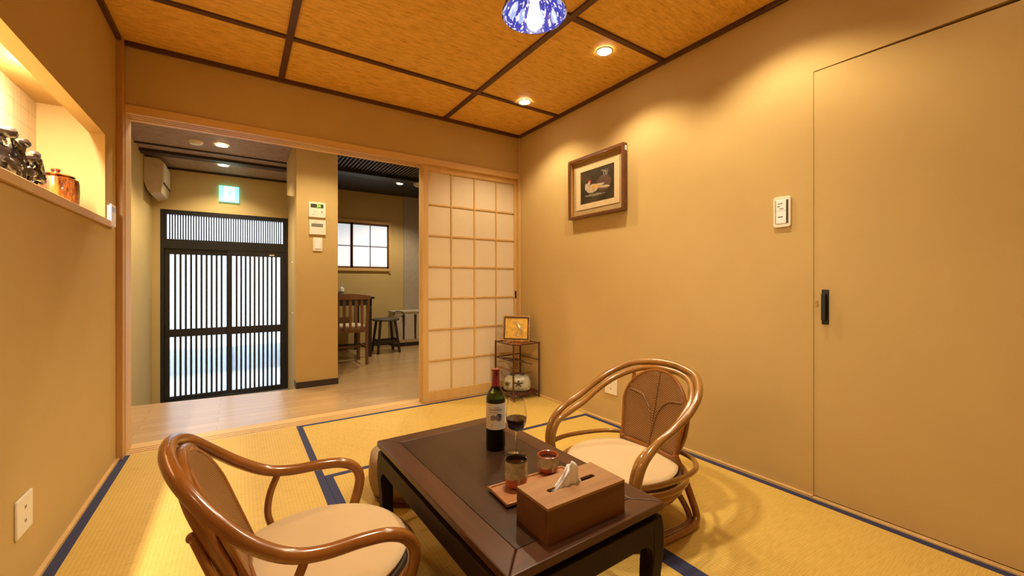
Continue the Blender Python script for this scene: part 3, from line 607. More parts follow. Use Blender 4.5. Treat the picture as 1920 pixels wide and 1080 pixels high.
# ------------------------------------------------------------------ rattan chairs
def cushion(r, z0, z1, parent, lean=0):
    p = [(0, z0), (r*.9, z0), (r*.98, z0+.004), (r, (z0+z1)/2), (r*.985, z1-.008), (r*.93, z1-.002), (r*.6, z1+.004), (0, z1+.006)]
    return MB().lathe(p, seg=56).obj('seat_cushion', M['cush'], parent)
def mir(p): return (p[0], -p[1], p[2])
def backpanel(t, xb, zb, xt, zt, hw, mat_frame, tree=True):
    dx, dz = xt-xb, zt-zb; n = 20
    def P(y, s, off=0): return (xb+dx*s-.03*math.cos(y/hw*PI/2)*.6*1+off, y, zb+dz*s)
    outline = []
    sh = .52
    for k in range(n+1):
        q = PI*k/n; outline.append((hw*math.cos(q), sh+(1-sh)*math.sin(q)))
    pts = [(hw*.86, 0), (hw*.93, sh*.5)]+outline+[(-hw*.93, sh*.5), (-hw*.86, 0)]
    m = MB(); vs = []; fs = []; R = 14; C = 14
    for i in range(R+1):
        s_ = i/R
        hwid = hw*(.86+.14*min(1, s_/sh)) if s_ < sh else hw*math.sqrt(max(0.0004, 1-((s_-sh)/(1-sh))**2))
        for j in range(C+1): y = -hwid+2*hwid*j/C; vs.append(P(y, s_))
    for i in range(R):
        for j in range(C): q = i*(C+1)+j; fs.append((q, q+1, q+C+2, q+C+1))
    m.add(vs, fs).obj('back_panel', M['cane'], t, solid=.008)
    fr = crom([P(y, s_) for y, s_ in pts], 3)
    MB().tube(fr, .008, 8).tube([P(-hw*.86, 0), P(0, 0), P(hw*.86, 0)], .009, 8).obj('back_frame', mat_frame, t)
    if tree:
        g = MB().tube([P(0, .0, .006), P(0, .45, .006), P(0, .98, .006)], .006, 6)
        for sg in (-1, 1): g.tube(crom([P(0, .1, .006), P(sg*hw*.12, .45, .006), P(sg*hw*.4, .63, .006), P(sg*hw*.85, .68, .006)], 5), .0045, 6)
        g.obj('tree_shaped_strips', M['cane'], t, label='branching strips woven over the cane back')
def chair_right():
    t = thing('rattan_chair', 'rattan armchair with double-cane hoop arms, against the right wall', 'rattan chair', (1.955, -2.000, 0), math.radians(176), 'low rattan armchairs at the table')
    R = M['rattan_l']
    half = [(.10, .225, .150), (.150, .255, .175), (.185, .272, .235), (.187, .276, .300), (.155, .278, .365), (.085, .278, .415), (.0, .278, .450), (-.09, .276, .497), (-.18, .250, .552), (-.258, .182, .598), (-.290, .090, .617)]
    full = half+[(-.30, 0, .622)]+[mir(p) for p in half[::-1]]
    MB().tube(crom(full, 5), .0155, 12).obj('arm_hoop', R, t)
    h2 = [(p[0]-.004+.010*(p[0] < 0), p[1]-.027*min(1, p[1]/.2), p[2]-.010-.016*(p[2] > .38)) for p in half]
    MB().tube(crom(h2+[(-.288, 0, .594)]+[mir(p) for p in h2[::-1]], 5), .0145, 12).obj('inner_hoop', R, t)
    ring = [(.262*math.cos(2*PI*k/16), .262*math.sin(2*PI*k/16), .205) for k in range(16)]
    MB().tube(crom(ring, 3, True), .013, 10, True).obj('seat_ring', R, t)
    outer = [(.17, .262, .262), (.08, .282, .262), (-.05, .278, .258), (-.16, .250, .255), (-.238, .18, .252), (-.262, .08, .25)]
    MB().tube(crom(outer+[(-.266, 0, .25)]+[mir(p) for p in outer[::-1]], 5), .0105, 10).obj('stretcher', R, t)
    under = MB()
    for k, (r, z) in enumerate(((.245, .175), (.225, .148), (.200, .124))): under.tube(crom([(r*math.cos(2*PI*j/14), r*math.sin(2*PI*j/14), z) for j in range(14)], 3, True), .012, 8, True)
    under.obj('under_seat_coil', R, t)
    MB().lathe([(0, .195), (.235, .195), (.245, .207), (.245, .222), (0, .228)], seg=40).obj('seat', M['cushdark'], t)
    cushion(.232, .2225, .250, t)
    backpanel(t, -.155, .258, -.235, .592, .175, M['rattan'])
    base = [(-.16, .150, .275), (-.185, .175, .19), (-.200, .205, .10), (-.210, .218, .040), (-.17, .232, .018), (-.06, .240, .016), (.08, .235, .016), (.17, .19, .016), (.205, .09, .016)]
    MB().tube(crom(base+[(.21, 0, .016)]+[mir(p) for p in base[::-1]], 5), .0150, 12).obj('base_hoop', M['rattan'], t)
    b2 = [(-.13, .140, .20), (-.165, .165, .12), (-.195, .190, .045), (-.16, .212, .020), (-.04, .214, .0155), (.08, .208, .0155), (.15, .165, .0155), (.178, .08, .0155)]
    MB().tube(crom(b2+[(.182, 0, .0155)]+[mir(p) for p in b2[::-1]], 5), .0120, 10).obj('inner_base_hoop', M['rattan'], t)
    for sg in (-1, 1): MB().tube(crom([(-.165, sg*.150, .265), (-.205, sg*.165, .35), (-.235, sg*.165, .47), (-.25, sg*.16, .555)], 5), .0095, 8).obj('back_support', R, t)
chair_right()
def chair_left():
    t = thing('rattan_chair', 'rattan armchair with thick curved arms at the left, its back to the camera', 'rattan chair', (.765, -1.962, 0), math.radians(2), 'low rattan armchairs at the table')
    R = M['rattan']
    half = [(.125, .215, .175), (.162, .243, .240), (.178, .250, .305), (.160, .250, .350), (.115, .250, .376), (.05, .250, .386), (-.04, .252, .391), (-.11, .250, .410), (-.18, .238, .456), (-.245, .205, .518), (-.297, .150, .577), (-.322, .075, .604)]
    MB().tube(crom(half+[(-.328, 0, .612)]+[mir(p) for p in half[::-1]], 5), .0165, 14).obj('arm_hoop', R, t)
    h2 = [(-.175, .140, .22), (-.205, .155, .33), (-.238, .165, .43), (-.272, .155, .51), (-.292, .115, .560), (-.302, .06, .581)]
    MB().tube(crom(h2+[(-.305, 0, .588)]+[mir(p) for p in h2[::-1]], 5), .0165, 12).obj('inner_hoop', R, t)
    ring = [(.258*math.cos(2*PI*k/16), .258*math.sin(2*PI*k/16), .215) for k in range(16)]
    MB().tube(crom(ring, 3, True), .013, 10, True).obj('seat_ring', R, t)
    for sg in (-1, 1):
        MB().tube(crom([(-.078, sg*.252, .385), (-.098, sg*.252, .33), (-.104, sg*.250, .27), (-.088, sg*.240, .215)], 6), .0105, 10).obj('arm_strut', R, t)
        MB().tube(crom([(-.275, sg*.165, .462), (-.240, sg*.182, .373), (-.20, sg*.195, .28), (-.175, sg*.195, .19)], 6), .0085, 10).sphere((-.277, sg*.165, .466), .011).obj('back_support', R, t)
    under = MB()
    for k, (r, z) in enumerate(((.243, .187), (.222, .160))): under.tube(crom([(r*math.cos(2*PI*j/14), r*math.sin(2*PI*j/14), z) for j in range(14)], 3, True), .012, 8, True)
    under.obj('under_seat_coil', R, t)
    MB().lathe([(0, .200), (.235, .200), (.245, .214), (.243, .232), (0, .236)], seg=40).obj('seat', M['cushdark'], t)
    cushion(.240, .2325, .262, t)
    backpanel(t, -.150, .272, -.280, .590, .170, R, tree=False)
    base = [(-.15, .16, .19), (-.19, .19, .10), (-.215, .215, .040), (-.17, .232, .018), (-.04, .238, .017), (.08, .232, .017), (.17, .19, .017), (.205, .09, .017)]
    MB().tube(crom(base+[(.21, 0, .017)]+[mir(p) for p in base[::-1]], 5), .0155, 12).obj('base_hoop', R, t)
chair_left()
# woven stool with a beige cover behind the table
po = thing('woven_stool', 'low woven stool with a beige cloth cover behind the far table edge', 'stool', (1.272, -1.295, 0))
s = NT('dark_wicker', .5, .3)
v = s.coord(); wv = s.n('ShaderNodeTexBrick'); sx = s.n('ShaderNodeSeparateXYZ'); s.l(v, sx.inputs[0]); at = s.n('ShaderNodeMath', operation='ARCTAN2'); s.l(sx.outputs['Y'], at.inputs[0]); s.l(sx.outputs['X'], at.inputs[1])
m_ = s.n('ShaderNodeMath', operation='MULTIPLY'); m_.inputs[1].default_value = .2; s.l(at.outputs[0], m_.inputs[0]); cb = s.n('ShaderNodeCombineXYZ'); s.l(m_.outputs[0], cb.inputs[0]); s.l(sx.outputs['Z'], cb.inputs[1]); s.l(cb.outputs[0], wv.inputs['Vector'])
wv.inputs['Scale'].default_value = 1; wv.inputs['Brick Width'].default_value = .016; wv.inputs['Row Height'].default_value = .008; wv.inputs['Mortar Size'].default_value = .0012
wv.inputs['Color1'].default_value = (.22, .09, .03, 1); wv.inputs['Color2'].default_value = (.15, .06, .02, 1); wv.inputs['Mortar'].default_value = (.03, .012, .006, 1); s.l(wv.outputs['Color'], s.p.inputs['Base Color']); s.bump(wv.outputs['Fac'], -.6, .003)
MB().lathe([(0, .0), (.152, .0), (.166, .012), (.172, .08), (.166, .145), (.15, .158), (0, .158)], seg=48).obj('woven_body', s.m, po)
MB().lathe([(.167, .006), (.175, .010), (.175, .020), (.167, .024)], seg=48).obj('foot_ring', M['bamboo'], po)
MB().lathe([(0, .1585), (.16, .1585), (.178, .168), (.180, .182), (.165, .194), (.10, .205), (0, .208)], seg=48).obj('cushion', M['beige'], po)
dr = MB(); vs_ = []; fs = []
for i in range(29):
    q = math.radians(105+i*165/28); e = math.sin(i/28*PI)
    for j in range(11):
        if j < 2: z, r = .210-.005*j, .12+.05*j
        else: z = .194-.172*e**.35*(j-2)/8; r = .185+.006*math.sin(i*1.1+.4)*((j-2)/8)-.016*((j-2)/8)**3+.010*math.sin(PI*(j-2)/8)
        vs_.append((r*math.cos(q), r*math.sin(q), z))
for i in range(28):
    for j in range(10): a = i*11+j; fs.append((a, a+11, a+12, a+1))
dr.add(vs_, fs).obj('cloth_drape', M['beige'], po, solid=.005, ang=80)

# ------------------------------------------------------------------ right wall pieces
pf = thing('framed_picture', 'deep wooden framed picture of pale birds on dark ground, on the right wall', 'picture', (W, -1.0275, 1.7315))
yy, zz, dp = .2825, .2325, .046
f = MB()
for (a, b, c, d) in ((-yy, yy, zz-.020, zz), (-yy, yy, -zz, -zz+.020), (-yy, -yy+.020, -zz+.020, zz-.020), (yy-.020, yy, -zz+.020, zz-.020)): f.box(-dp, -.008, a, b, c, d)
f.obj('frame', M['frame'], pf, bevel=.002)
MB().box(-.008, 0, -yy+.004, yy-.004, -zz+.010, zz-.010).obj('backing', M['frame'], pf, smooth=False)
g = MB()
for (a, b, c, d) in ((-yy+.020, yy-.020, zz-.026, zz-.020), (-yy+.020, yy-.020, -zz+.020, -zz+.026), (-yy+.020, -yy+.026, -zz+.026, zz-.026), (yy-.026, yy-.020, -zz+.026, zz-.026)): g.box(-.036, -.009, a, b, c, d)
g.obj('gilt_slip', M['gold'], pf, smooth=False)
MB().box(-.012, -.0085, -yy+.026, yy-.026, -zz+.026, zz-.026).obj('mat_board', M['mat'], pf, smooth=False)
g = MB(); A, B = .208, .158; A2, B2 = .172, .125
for (a, b, c, d) in ((-A-.012, A+.012, B2, B+.004), (-A-.012, A+.012, -B-.008, -B2), (-A-.012, -A2, -B2, B2), (A2, A+.012, -B2, B2)): g.box(-.0155, -.0125, a, b, c, d)
g.obj('inner_mat', M['matin'], pf, smooth=False)
art = MB().box(-.0135, -.0125, -A2, A2, -B2, B2)
def blob(mi, cy_, cz, ry, rz, rot=0, x=-.0138, n=18, jag=0):
    art.mat(mi); c, s_ = math.cos(rot), math.sin(rot); pts = []
    for k in range(n):
        q = 2*PI*k/n; j = 1+jag*math.sin(k*2.4); py, pz = ry*j*math.cos(q), rz*j*math.sin(q); pts.append((cy_+py*c-pz*s_, cz+py*s_+pz*c))
    art.prism(pts, 'x', x, x+.0004)
# the photo's left is +y here
blob(3, -.070, .0, .075, .060, 0, -.0137, jag=.08)
blob(5, -.075, .088, .034, .006, .3, -.0141, jag=.4); blob(5, -.090, .075, .006, .028, .1, -.0142, jag=.3); blob(5, -.070, .070, .005, .026, -.2, -.0142, jag=.3); blob(5, -.105, .072, .005, .024, .35, -.0142, jag=.3)
blob(5, .02, -.070, .10, .010, .04, -.0140, jag=.35)
blob(1, .045, -.020, .062, .032, -.08, -.0145); blob(1, .100, .0, .022, .028, .5, -.0146); blob(1, .112, .018, .010, .010, 0, -.0148)
blob(1, -.060, -.024, .070, .010, .12, -.0147); blob(1, -.01, -.002, .07, .009, .02, -.0147); blob(4, .030, -.012, .035, .018, -.1, -.0150); blob(1, .078, .024, .013, .016, 0, -.0150); blob(2, .072, .038, .013, .008, .3, -.0152); blob(4, -.035, -.018, .045, .004, .1, -.0152)
art.obj('painting', [M['art'], M['white_paint'], M['red'], M['orange'], M['ochre'], plain('painted_grey', (.16, .13, .09), .6, var=.4, scale=80)], pf, smooth=False, label='two pale long-tailed birds on a near-black ground')
MB().box(-.030, -.012, -yy-.0008, -yy, zz-.052, zz-.020).obj('price_tag', M['whiteb'], pf, smooth=False, label='small white tag on the frame side')

sw = thing('wall_switch', 'white rounded wall switch plate with narrow keys beside the flush door', 'light switch', (W, -2.2765, 1.348))
MB().prism([(-.039+.0, -.068), (-.030, -.075), (.030, -.075), (.039, -.068), (.039, .068), (.030, .075), (-.030, .075), (-.039, .068)], 'x', -.011, 0).obj('plate', M['white'], sw, bevel=.003)
MB().box(-.0135, -.011, -.020, .026, -.056, .004).obj('key', M['whiteb'], sw, bevel=.001); MB().box(-.0135, -.011, -.020, .026, .006, .058).obj('key', M['whiteb'], sw, bevel=.001)
MB().box(-.0125, -.011, -.029, -.0205, -.056, .058).box(-.012, -.011, .0265, .029, -.056, .058).box(-.014, -.0135, -.004, .016, .040, .043).box(-.014, -.0135, .006, .020, .026, .029).box(-.014, -.0135, -.008, .010, .014, .017).box(-.014, -.0135, -.006, .016, -.026, -.022).obj('indicator_strip', M['darkbeam'], sw, smooth=False)
def outlet(x, y, sx, label):
    t = thing('power_outlet', label, 'power outlet', (x, y, .262), 0, 'wall power outlets')
    MB().box(min(0, sx*.008), max(0, sx*.008), -.058, .058, -.060, .060).obj('plate', M['white'], t, bevel=.003)
    for yy_ in (-.004, .004):
        for z in (-.022, .022): MB().box(min(sx*.008, sx*.0088), max(sx*.008, sx*.0088), yy_-.0012, yy_+.0012, z-.005, z+.005).obj('slot', M['blackp'], t, smooth=False)
outlet(0, -1.266, 1, 'cream outlet plate low on the left wall under the niche'); outlet(W, -1.160, -1, 'cream outlet plate low on the right wall behind the rattan chair')
rc = thing('wall_remote', 'white remote control holder on the left wall beside the corner post', 'remote control', (0, -.205, 1.358))
MB().box(0, .010, -.055, .055, -.062, .050).obj('holder', M['white'], rc, bevel=.002); MB().box(.010, .018, -.048, .050, -.054, .060).obj('remote', M['whiteb'], rc, bevel=.003)
MB().box(.018, .0186, -.035, .035, .02, .048).obj('screen', plain('pale_screen', (.55, .58, .70), .2), rc, smooth=False); MB().box(.010, .014, -.03, -.018, -.064, -.058).obj('screw', M['darkbeam'], rc)

# ------------------------------------------------------------------ niche objects
SH = 1.328
jar = thing('lidded_jar', 'amber brown glazed ceramic jar with a lid in the wall niche', 'jar', (-.118, -.515, SH))
jp = [(0, .0), (.066, .0), (.073, .006), (.076, .03), (.078, .085), (.077, .130), (.074, .144), (.066, .150), (.057, .152), (.057, .144), (0, .142)]
MB().lathe(jp, seg=48).obj('jar_body', M['amber'], jar)
MB().lathe([(0, .1535), (.060, .1535), (.066, .157), (.060, .163), (.035, .168), (.014, .170), (.012, .177), (.017, .184), (.014, .191), (0, .193)], seg=40).obj('lid', M['amber'], jar)
rt = MB(); random.seed(11)
def env_(y): return 1 if y < .10 else max(.25, 1-((y-.10)/.24)**2)
for k in range(130):
    # twisted limbs piled into a hunched root form, lower towards the jar
    y = random.uniform(-.34, .25); z = random.uniform(.01, .15)*env_(y); p = Vector((random.uniform(-.05, .05), y, z)); pts = [p]; dirv = Vector((random.uniform(-.5, .5), random.uniform(-1, 1), random.uniform(-.4, .6))).normalized()
    for j in range(7):
        dirv = (dirv+Vector((random.uniform(-.9, .9), random.uniform(-.9, .9), random.uniform(-.9, .8)))*.50).normalized(); q = pts[-1]+dirv*random.uniform(.018, .040)
        q.x = max(-.06, min(.06, q.x)); q.y = max(-.36, min(.27, q.y)); q.z = max(.012, min(.02+.155*env_(q.y), q.z)); pts.append(q)
    r0 = random.uniform(.008, .018); rt.tube(crom(pts, 4), lambda t, r0=r0: r0*(.35+1.3*math.sin(PI*min(1, .12+t*.9))**.8*.6), 8)
for k in range(16):
    y = random.uniform(-.30, .20); rt.sphere((random.uniform(-.03, .035), y, random.uniform(.02, .10)*env_(y)), random.uniform(.016, .03), random.uniform(.02, .045), random.uniform(.014, .03), 18, 12)
rt.sphere((.050, .175, .030), .020, .026, .022, 18, 12)
for q in ([(0, .02, .16), (.01, .10, .185), (.0, .16, .180), (.0, .20, .165)], [(.02, .16, .10), (.03, .24, .12), (.03, .265, .09), (.02, .25, .05)], [(.02, .20, .07), (.02, .27, .05), (.03, .31, .022), (.03, .345, .012)]): rt.tube(crom(q, 6), lambda t: .008*(1-.75*t), 7)
rt.box(-.070, .070, -.34, .20, 0, .016)
rt.v = [tuple(Vector(v)+noise.noise_vector(Vector(v)*45)*.003+noise.noise_vector(Vector(v)*130)*.0022 if v[2] > .021 else v) for v in rt.v]
tag(rt.obj('carved_root', M['carve'], None, (-.125, -1.135, SH)), 'gnarled dark carved root ornament in the wall niche', 'root carving')

# ------------------------------------------------------------------ corner stand
SX0, SX1, SY0, SY1 = 2.505, 2.775, -.345, -.055
cs = thing('bamboo_stand', 'small dark bamboo display stand in the far right corner', 'display stand', ((SX0+SX1)/2, (SY0+SY1)/2, 0))
hx_, hy_ = (SX1-SX0)/2, (SY1-SY0)/2
for a in (-1, 1):
    for b in (-1, 1):
        m = MB().tube([(a*hx_, b*hy_, z) for z in (0, .1, .2, .3, .4, .485)], .0075, 10)
        for z in (.09, .2, .31, .42): m.tube([(a*hx_, b*hy_, z-.003), (a*hx_, b*hy_, z), (a*hx_, b*hy_, z+.003)], .0088, 10)
        m.obj('post', M['bamboo'], cs)
def rails(z, r=.006):
    m = MB()
    for b in (-1, 1): m.bar((-hx_, b*hy_, z), (hx_, b*hy_, z), r); m.bar((b*hx_, -hy_, z), (b*hx_, hy_, z), r)
    return m
rails(.474).obj('top_rail', M['bamboo'], cs); rails(.045, .009).obj('bottom_rail', M['bamboo'], cs)
MB().box(-hx_+.012, hx_-.012, -hy_+.012, hy_-.012, .466, .474).obj('top_shelf', M['lacquer'], cs, bevel=.002)
m = MB().bar((-hx_, -hy_, .335), (-hx_, hy_, .335), .005).bar((-hx_, hy_, .335), (hx_, hy_, .34), .005).bar((hx_, hy_, .325), (hx_, -hy_, .325), .005)
m.tube(crom([(-hx_+.01, .10, .33), (-.04, .04, .325), (.03, -.03, .30), (.09, -.11, .285)], 5), .006, 7).tube(crom([(-hx_, -.02, .335), (-.05, -.01, .32), (.0, .02, .325), (.05, -.05, .30)], 5), .004, 6)
m.obj('middle_branches', M['bamboo'], cs, label='twig rails crossing at mid height')
sl = MB()
for k in range(14): y = -hy_+.01+k*(2*hy_-.02)/13; sl.bar((-hx_, y, .048), (hx_, y, .048), .007, 6)
sl.obj('bottom_shelf', M['bamboo'], cs)
cv = thing('ceramic_pot', 'squat cream ceramic pot with brown leaf marks on the bottom shelf of the stand', 'ceramic pot', ((SX0+SX1)/2, (SY0+SY1)/2, .0555), math.radians(-36))
def sq(n, a, b, z, e=3.2):
    out = []
    for k in range(n):
        q = 2*PI*k/n; c, s_ = math.cos(q), math.sin(q); out.append((a*math.copysign(abs(c)**(2/e), c), b*math.copysign(abs(s_)**(2/e), s_), z))
    return out
N = 40; lv = [(.85, 0), (.97, .012), (1.0, .04), (.98, .08), (.88, .112), (.70, .126), (.55, .130)]; vs = []; fs = []
for s_, z in lv: vs += sq(N, .122*s_, .085*s_, z)
for i in range(len(lv)-1):
    for k in range(N): fs.append((i*N+k, i*N+(k+1) % N, (i+1)*N+(k+1) % N, (i+1)*N+k))
fs += [tuple(range(N))[::-1], tuple(range((len(lv)-1)*N, len(lv)*N))]
MB().add(vs, fs).obj('pot_body', M['ceramic'], cv)
MB().add(sq(N, .068, .048, .1295)+sq(N, .062, .043, .140), [(k, (k+1) % N, N+(k+1) % N, N+k) for k in range(N)]+[tuple(range(N, 2*N))]).obj('pot_lid', M['cer_dark'], cv)
def leaf(cx, cz, s_, yf):
    m = MB(); pts = []
    for k in range(20): q = 2*PI*k/20; r = s_*(.62+.38*math.cos(5*q)); pts.append((cx+r*math.cos(q+.3), cz+r*.8*math.sin(q+.3)))
    m.prism(pts, 'y', yf, yf+.004); m.box(cx-.0015, cx+.0015, yf, yf+.004, .012, cz); return m
leaf(.015, .068, .044, -.0865).obj('leaf_mark', M['cer_dark'], cv, smooth=False); leaf(-.084, .068, .030, -.0850).obj('leaf_mark', M['cer_dark'], cv, smooth=False)
# small golden picture on the stand, turned to face the room
gp = thing('small_gold_picture', 'small gold relief picture in a dark frame standing on the bamboo stand', 'picture', (2.632, -.195, .481), math.radians(-48))
tilt = Matrix.Rotation(-.14, 4, 'X')
def T(m): return m.xf(Matrix.Translation((0, 0, .004)) @ tilt)
w2, hh = .124, .225
m = MB()
for (a, b, c, d) in ((-w2, w2, hh-.010, hh), (-w2, w2, 0, .010), (-w2, -w2+.010, .010, hh-.010), (w2-.010, w2, .010, hh-.010)): m.box(a, b, -.010, .006, c, d)
T(m).obj('outer_frame', M['ochre'], gp, bevel=.001)
m = MB()
for (a, b, c, d) in ((-w2+.010, w2-.010, hh-.024, hh-.010), (-w2+.010, w2-.010, .010, .022), (-w2+.010, -w2+.022, .022, hh-.024), (w2-.022, w2-.010, .022, hh-.024)): m.box(a, b, -.007, .004, c, d)
T(m).obj('inner_frame', M['bamboo'], gp, smooth=False)
T(MB().box(-w2+.022, w2-.022, -.002, .004, .022, hh-.024)).obj('gold_panel', M['goldart'], gp, smooth=False)
m = MB().tube(crom([(-.02, -.003, .165), (.005, -.004, .15), (.03, -.004, .12), (.045, -.004, .08), (.040, -.003, .05)], 5), lambda t: .003+.012*math.sin(PI*min(1, t*1.05))**.8, 8)
m.tube(crom([(.01, -.003, .10), (.0, -.003, .075), (.012, -.003, .05), (.03, -.003, .045)], 4), .007, 6).tube(crom([(-.03, -.002, .17), (.03, -.002, .165), (.062, -.002, .12), (.060, -.002, .07)], 4), .003, 6)
T(m).obj('relief_figure', M['silver'], gp, label='silvery curved relief in the gold panel')
MB().box(-.07, -.05, -.035, .05, 0, .008).box(.05, .07, -.035, .05, 0, .008).box(-.07, .07, .02, .03, 0, .008).obj('easel', M['ochre'], gp, bevel=.001)

# ------------------------------------------------------------------ hall pieces
def panel(name, label, cat, x, z, w, h, d): 
    t = thing(name, label, cat, (x, 1.14, z)); MB().box(-w/2, w/2, -d, 0, -h/2, h/2).obj('casing', M['white'], t, bevel=.003); return t
p1 = panel('thermostat_panel', 'upper white control panel with dark display and green digits, on the hall pillar', 'control panel', 1.208, 1.706, .150, .145, .020)
MB().box(-.058, .055, -.0215, -.020, .020, .056).obj('display', M['lcd'], p1, smooth=False); text_mesh('24', .036, M['green_led'], p1, (.012, -.022, .038), (PI/2, 0, 0), 'digits')
for q in ((-.03, -.012, -.0205, -.020, -.022, -.018), (-.045, -.02, -.0205, -.020, -.05, -.046), (.035, .048, -.0205, -.020, -.025, -.010)): MB().box(*q).obj('button', M['mat'], p1, smooth=False)
p2 = panel('heating_panel', 'lower white control panel with grey display on the hall pillar', 'control panel', 1.211, 1.538, .145, .142, .020)
MB().box(-.055, .048, -.0215, -.020, .005, .036).obj('display', M['lcdg'], p2, smooth=False); MB().box(-.035, -.01, -.0205, -.020, .045, .049).obj('button', M['mat'], p2, smooth=False)
p3 = panel('light_switch', 'small white rocker switch below the two control panels on the pillar', 'light switch', 1.214, 1.375, .083, .132, .010)
MB().box(-.028, .028, -.014, -.010, -.045, .045).obj('rocker', M['whiteb'], p3, bevel=.002)
hu = thing('wall_unit', 'beige wall-mounted air unit high in the corner left of the entrance', 'air conditioner', (-.28, 2.92, 2.165))
MB().prism([(0, -.06), (0, .205), (.125, .205), (.165, .17), (.165, -.06), (.15, -.17), (.06, -.195), (.03, -.15)], 'y', -.25, .25).obj('casing', M['unit'], hu, bevel=.006)
MB().box(.165, .172, -.24, .24, -.05, .165).obj('front_panel', M['white'], hu, bevel=.003); MB().box(.163, .174, -.24, .24, -.066, -.054).obj('vent_slot', M['darkbeam'], hu)
hk = MB().box(-.003, 0, -.012, .012, -.012, .012)
for z in (1.26, .62): tag(MB().lathe([(0, .008), (.012, .008), (.014, 0), (0, 0)], seg=14).xf(Matrix.Rotation(-PI/2, 4, 'Y')).obj('door_stop', M['whiteb'], None, (1.144, 2.65, z)), 'tiny pale round %s stop on the side wall right of the entrance' % ('upper' if z > 1 else 'lower'), 'wall stop', 'wall stops by the entrance')

# ------------------------------------------------------------------ kitchen furniture
kt = thing('dining_table', 'dark dining table behind the slat-back chair in the kitchen', 'table', (1.76, 2.80, 0))
MB().box(-.36, .36, -.32, .50, .785, .815).obj('tabletop', M['dark'], kt, bevel=.003); MB().box(-.33, .33, -.29, .47, .70, .785).obj('apron', M['dark'], kt)
for a in (-.30, .30):
    for b in (-.26, .44): MB().box(a-.03, a+.03, b-.03, b+.03, 0, .785).obj('leg', M['dark'], kt)
kc = thing('slat_back_chair', 'brown wooden chair with slatted back in front of the kitchen table', 'chair', (1.69, 2.18, 0))
cw = M['chairw']
for a in (-1, 1):
    MB().tube(crom([(a*.200, -.20, 0), (a*.205, -.19, .45), (a*.215, -.235, .84)], 5), .019, 8).obj('rear_leg', cw, kc); MB().box(a*.19-.018, a*.19+.018, .17, .205, 0, .43).obj('front_leg', cw, kc)
    MB().box(a*.195-.008, a*.195+.008, -.18, .18, .20, .225).obj('side_stretcher', cw, kc)
tp = [(-.235, .80), (.235, .80)]+[(.235-.47*k/12, .845+.030*math.sin(PI*k/12)) for k in range(13)]
MB().prism(tp, 'y', -.250, -.225).obj('top_rail', cw, kc, bevel=.004); MB().box(-.20, .20, -.212, -.192, .40, .44).obj('lower_rail', cw, kc)
for k in range(5): x = -.136+k*.068; MB().prism([(x-.014, .43), (x+.014, .43), (x+.016, .81), (x-.016, .81)], 'y', -.232, -.220).obj('back_slat', cw, kc)
MB().box(-.215, .215, -.20, .21, .425, .450).obj('seat', cw, kc, bevel=.006); MB().box(-.19, .19, -.175, .18, .450, .485).obj('seat_pad', M['seatw'], kc, bevel=.012, label='white padded seat')
MB().box(-.18, .18, -.012, .012, .19, .215).obj('cross_stretcher', cw, kc)
ks = thing('round_stool', 'dark round four-legged stool beside the kitchen table', 'stool', (2.36, 2.78, 0))
MB().lathe([(0, .455), (.17, .455), (.19, .462), (.195, .475), (.185, .488), (0, .492)], seg=36).obj('seat', plain('stool_seat', (.06, .055, .045), .6), ks)
for a in (-1, 1):
    for b in (-1, 1): MB().bar((a*.105, b*.105, .455), (a*.155, b*.155, 0), .019).obj('leg', M['dark'], ks)
    MB().box(-.135, .135, a*.138-.008, a*.138+.008, .14, .175).obj('stretcher', M['dark'], ks); MB().box(a*.138-.008, a*.138+.008, -.135, .135, .16, .195).obj('stretcher', M['dark'], ks)
kb = thing('cream_cabinet', 'low cream cabinet with tapering dark gaps against the grey kitchen wall', 'cabinet', (2.98, 3.27, 0))
MB().box(-.38, .46, -.14, .14, .06, .535).obj('body', M['cream'], kb, bevel=.006); MB().box(-.39, .47, -.150, .145, .535, .56).obj('cabinet_top', M['cream'], kb, bevel=.004); MB().box(-.37, .45, -.13, .13, 0, .06).obj('plinth', M['dark'], kb)
for k in range(4):
    x = -.411+k*.190; MB().box(max(x, -.372), x+.160, -.149, -.140, .10, .50).obj('door', M['cream'], kb, bevel=.004)
    if k: MB().prism([(x-.036, .50), (x+.006, .50), (x-.006, .11), (x-.024, .11)], 'y', -.152, -.146).obj('gap_panel', M['gap'], kb, smooth=False)
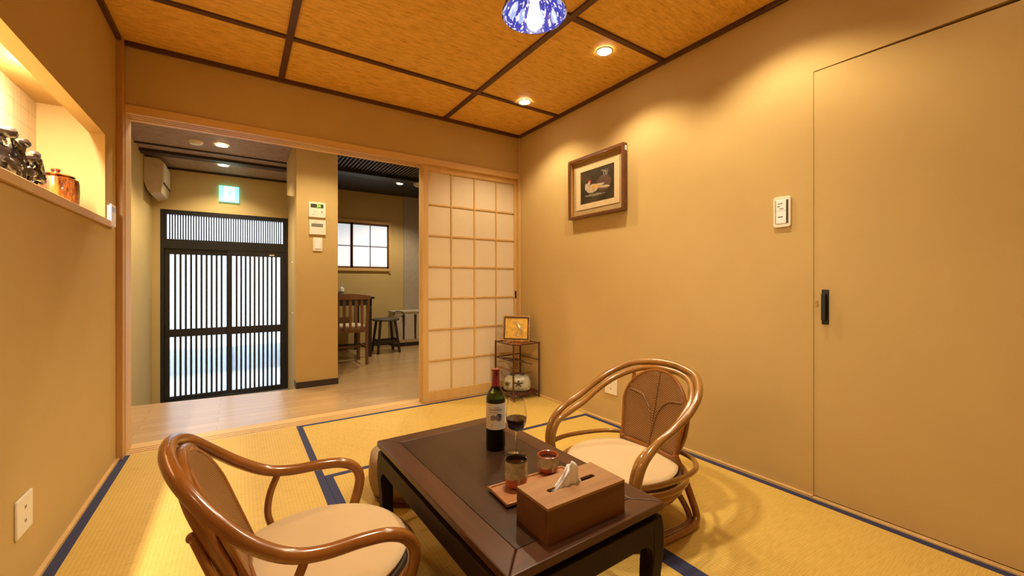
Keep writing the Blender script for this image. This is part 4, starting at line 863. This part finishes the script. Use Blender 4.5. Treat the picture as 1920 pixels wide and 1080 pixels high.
hp = tag(MB().tube(crom([(-.07, 0, 0), (-.075, 0, .045), (-.02, 0, .062), (.06, 0, .045), (.075, 0, .0), (.04, 0, -.02)], 5), .006, 8).obj('wire_handle', M['blackp'], None, (2.660, 3.10, .500)), 'black wire loop hung before the left end of the cream cabinet', 'wire loop')
pb = thing('pump_bottle', 'white pump bottle standing on the kitchen table', 'pump bottle', (1.768, 2.86, .815))
MB().lathe([(0, 0), (.034, 0), (.036, .01), (.036, .10), (.03, .118), (.014, .126), (.014, .14), (0, .14)], seg=24).obj('bottle', M['whiteb'], pb)
MB().lathe([(0, .14), (.006, .14), (.006, .165), (.016, .168), (.014, .18), (0, .18)], seg=16).box(-.008, .008, -.045, 0, .168, .178).obj('pump', M['whiteb'], pb)
MB().lathe([(.0364, .025), (.0364, .07)], seg=24).obj('label_band', plain('dim_label', (.25, .22, .26), .7), pb)
bx = tag(MB().box(-.04, .04, -.03, .03, 0, .05).obj('dark_box', M['dark'], None, (1.682, 2.84, .815), bevel=.003), 'small dark box left of the pump bottle on the kitchen table', 'box')

# ------------------------------------------------------------------ sub-parts hang from the part they belong to
SUB = {'tree_shaped_strips': 'back_panel', 'back_frame': 'back_panel', 'inner_base_hoop': 'base_hoop', 'digits': 'display', 'relief_figure': 'gold_panel', 'rocker': 'plate', 
       'indicator_strip': 'plate', 'running_figure': 'door_pictogram', 'vent_slot': 'front_panel', 'price_tag': 'frame', 'gilt_slip': 'frame', 'inner_mat': 'mat_board', 'painting': 'mat_board',
       'glaze': 'clay_body', 'rim_band': 'clay_body', 'foot_ring': 'woven_body', 'cloth_drape': 'cushion', 'leaf_mark': 'pot_body', 'label_band': 'bottle', 'seat_pad': 'seat', 'screen': 'remote', 'paper_label': 'glass_body'}
base = lambda o: o.name.split('.')[0]
for root in [o for o in SC.objects if o.type == 'EMPTY']:
    kids = list(root.children)
    for ch in kids:
        want = SUB.get(base(ch))
        par = next((k for k in kids if base(k) == want), None) if want else None
        if par and par.location.length < 1e-6: ch.parent = par
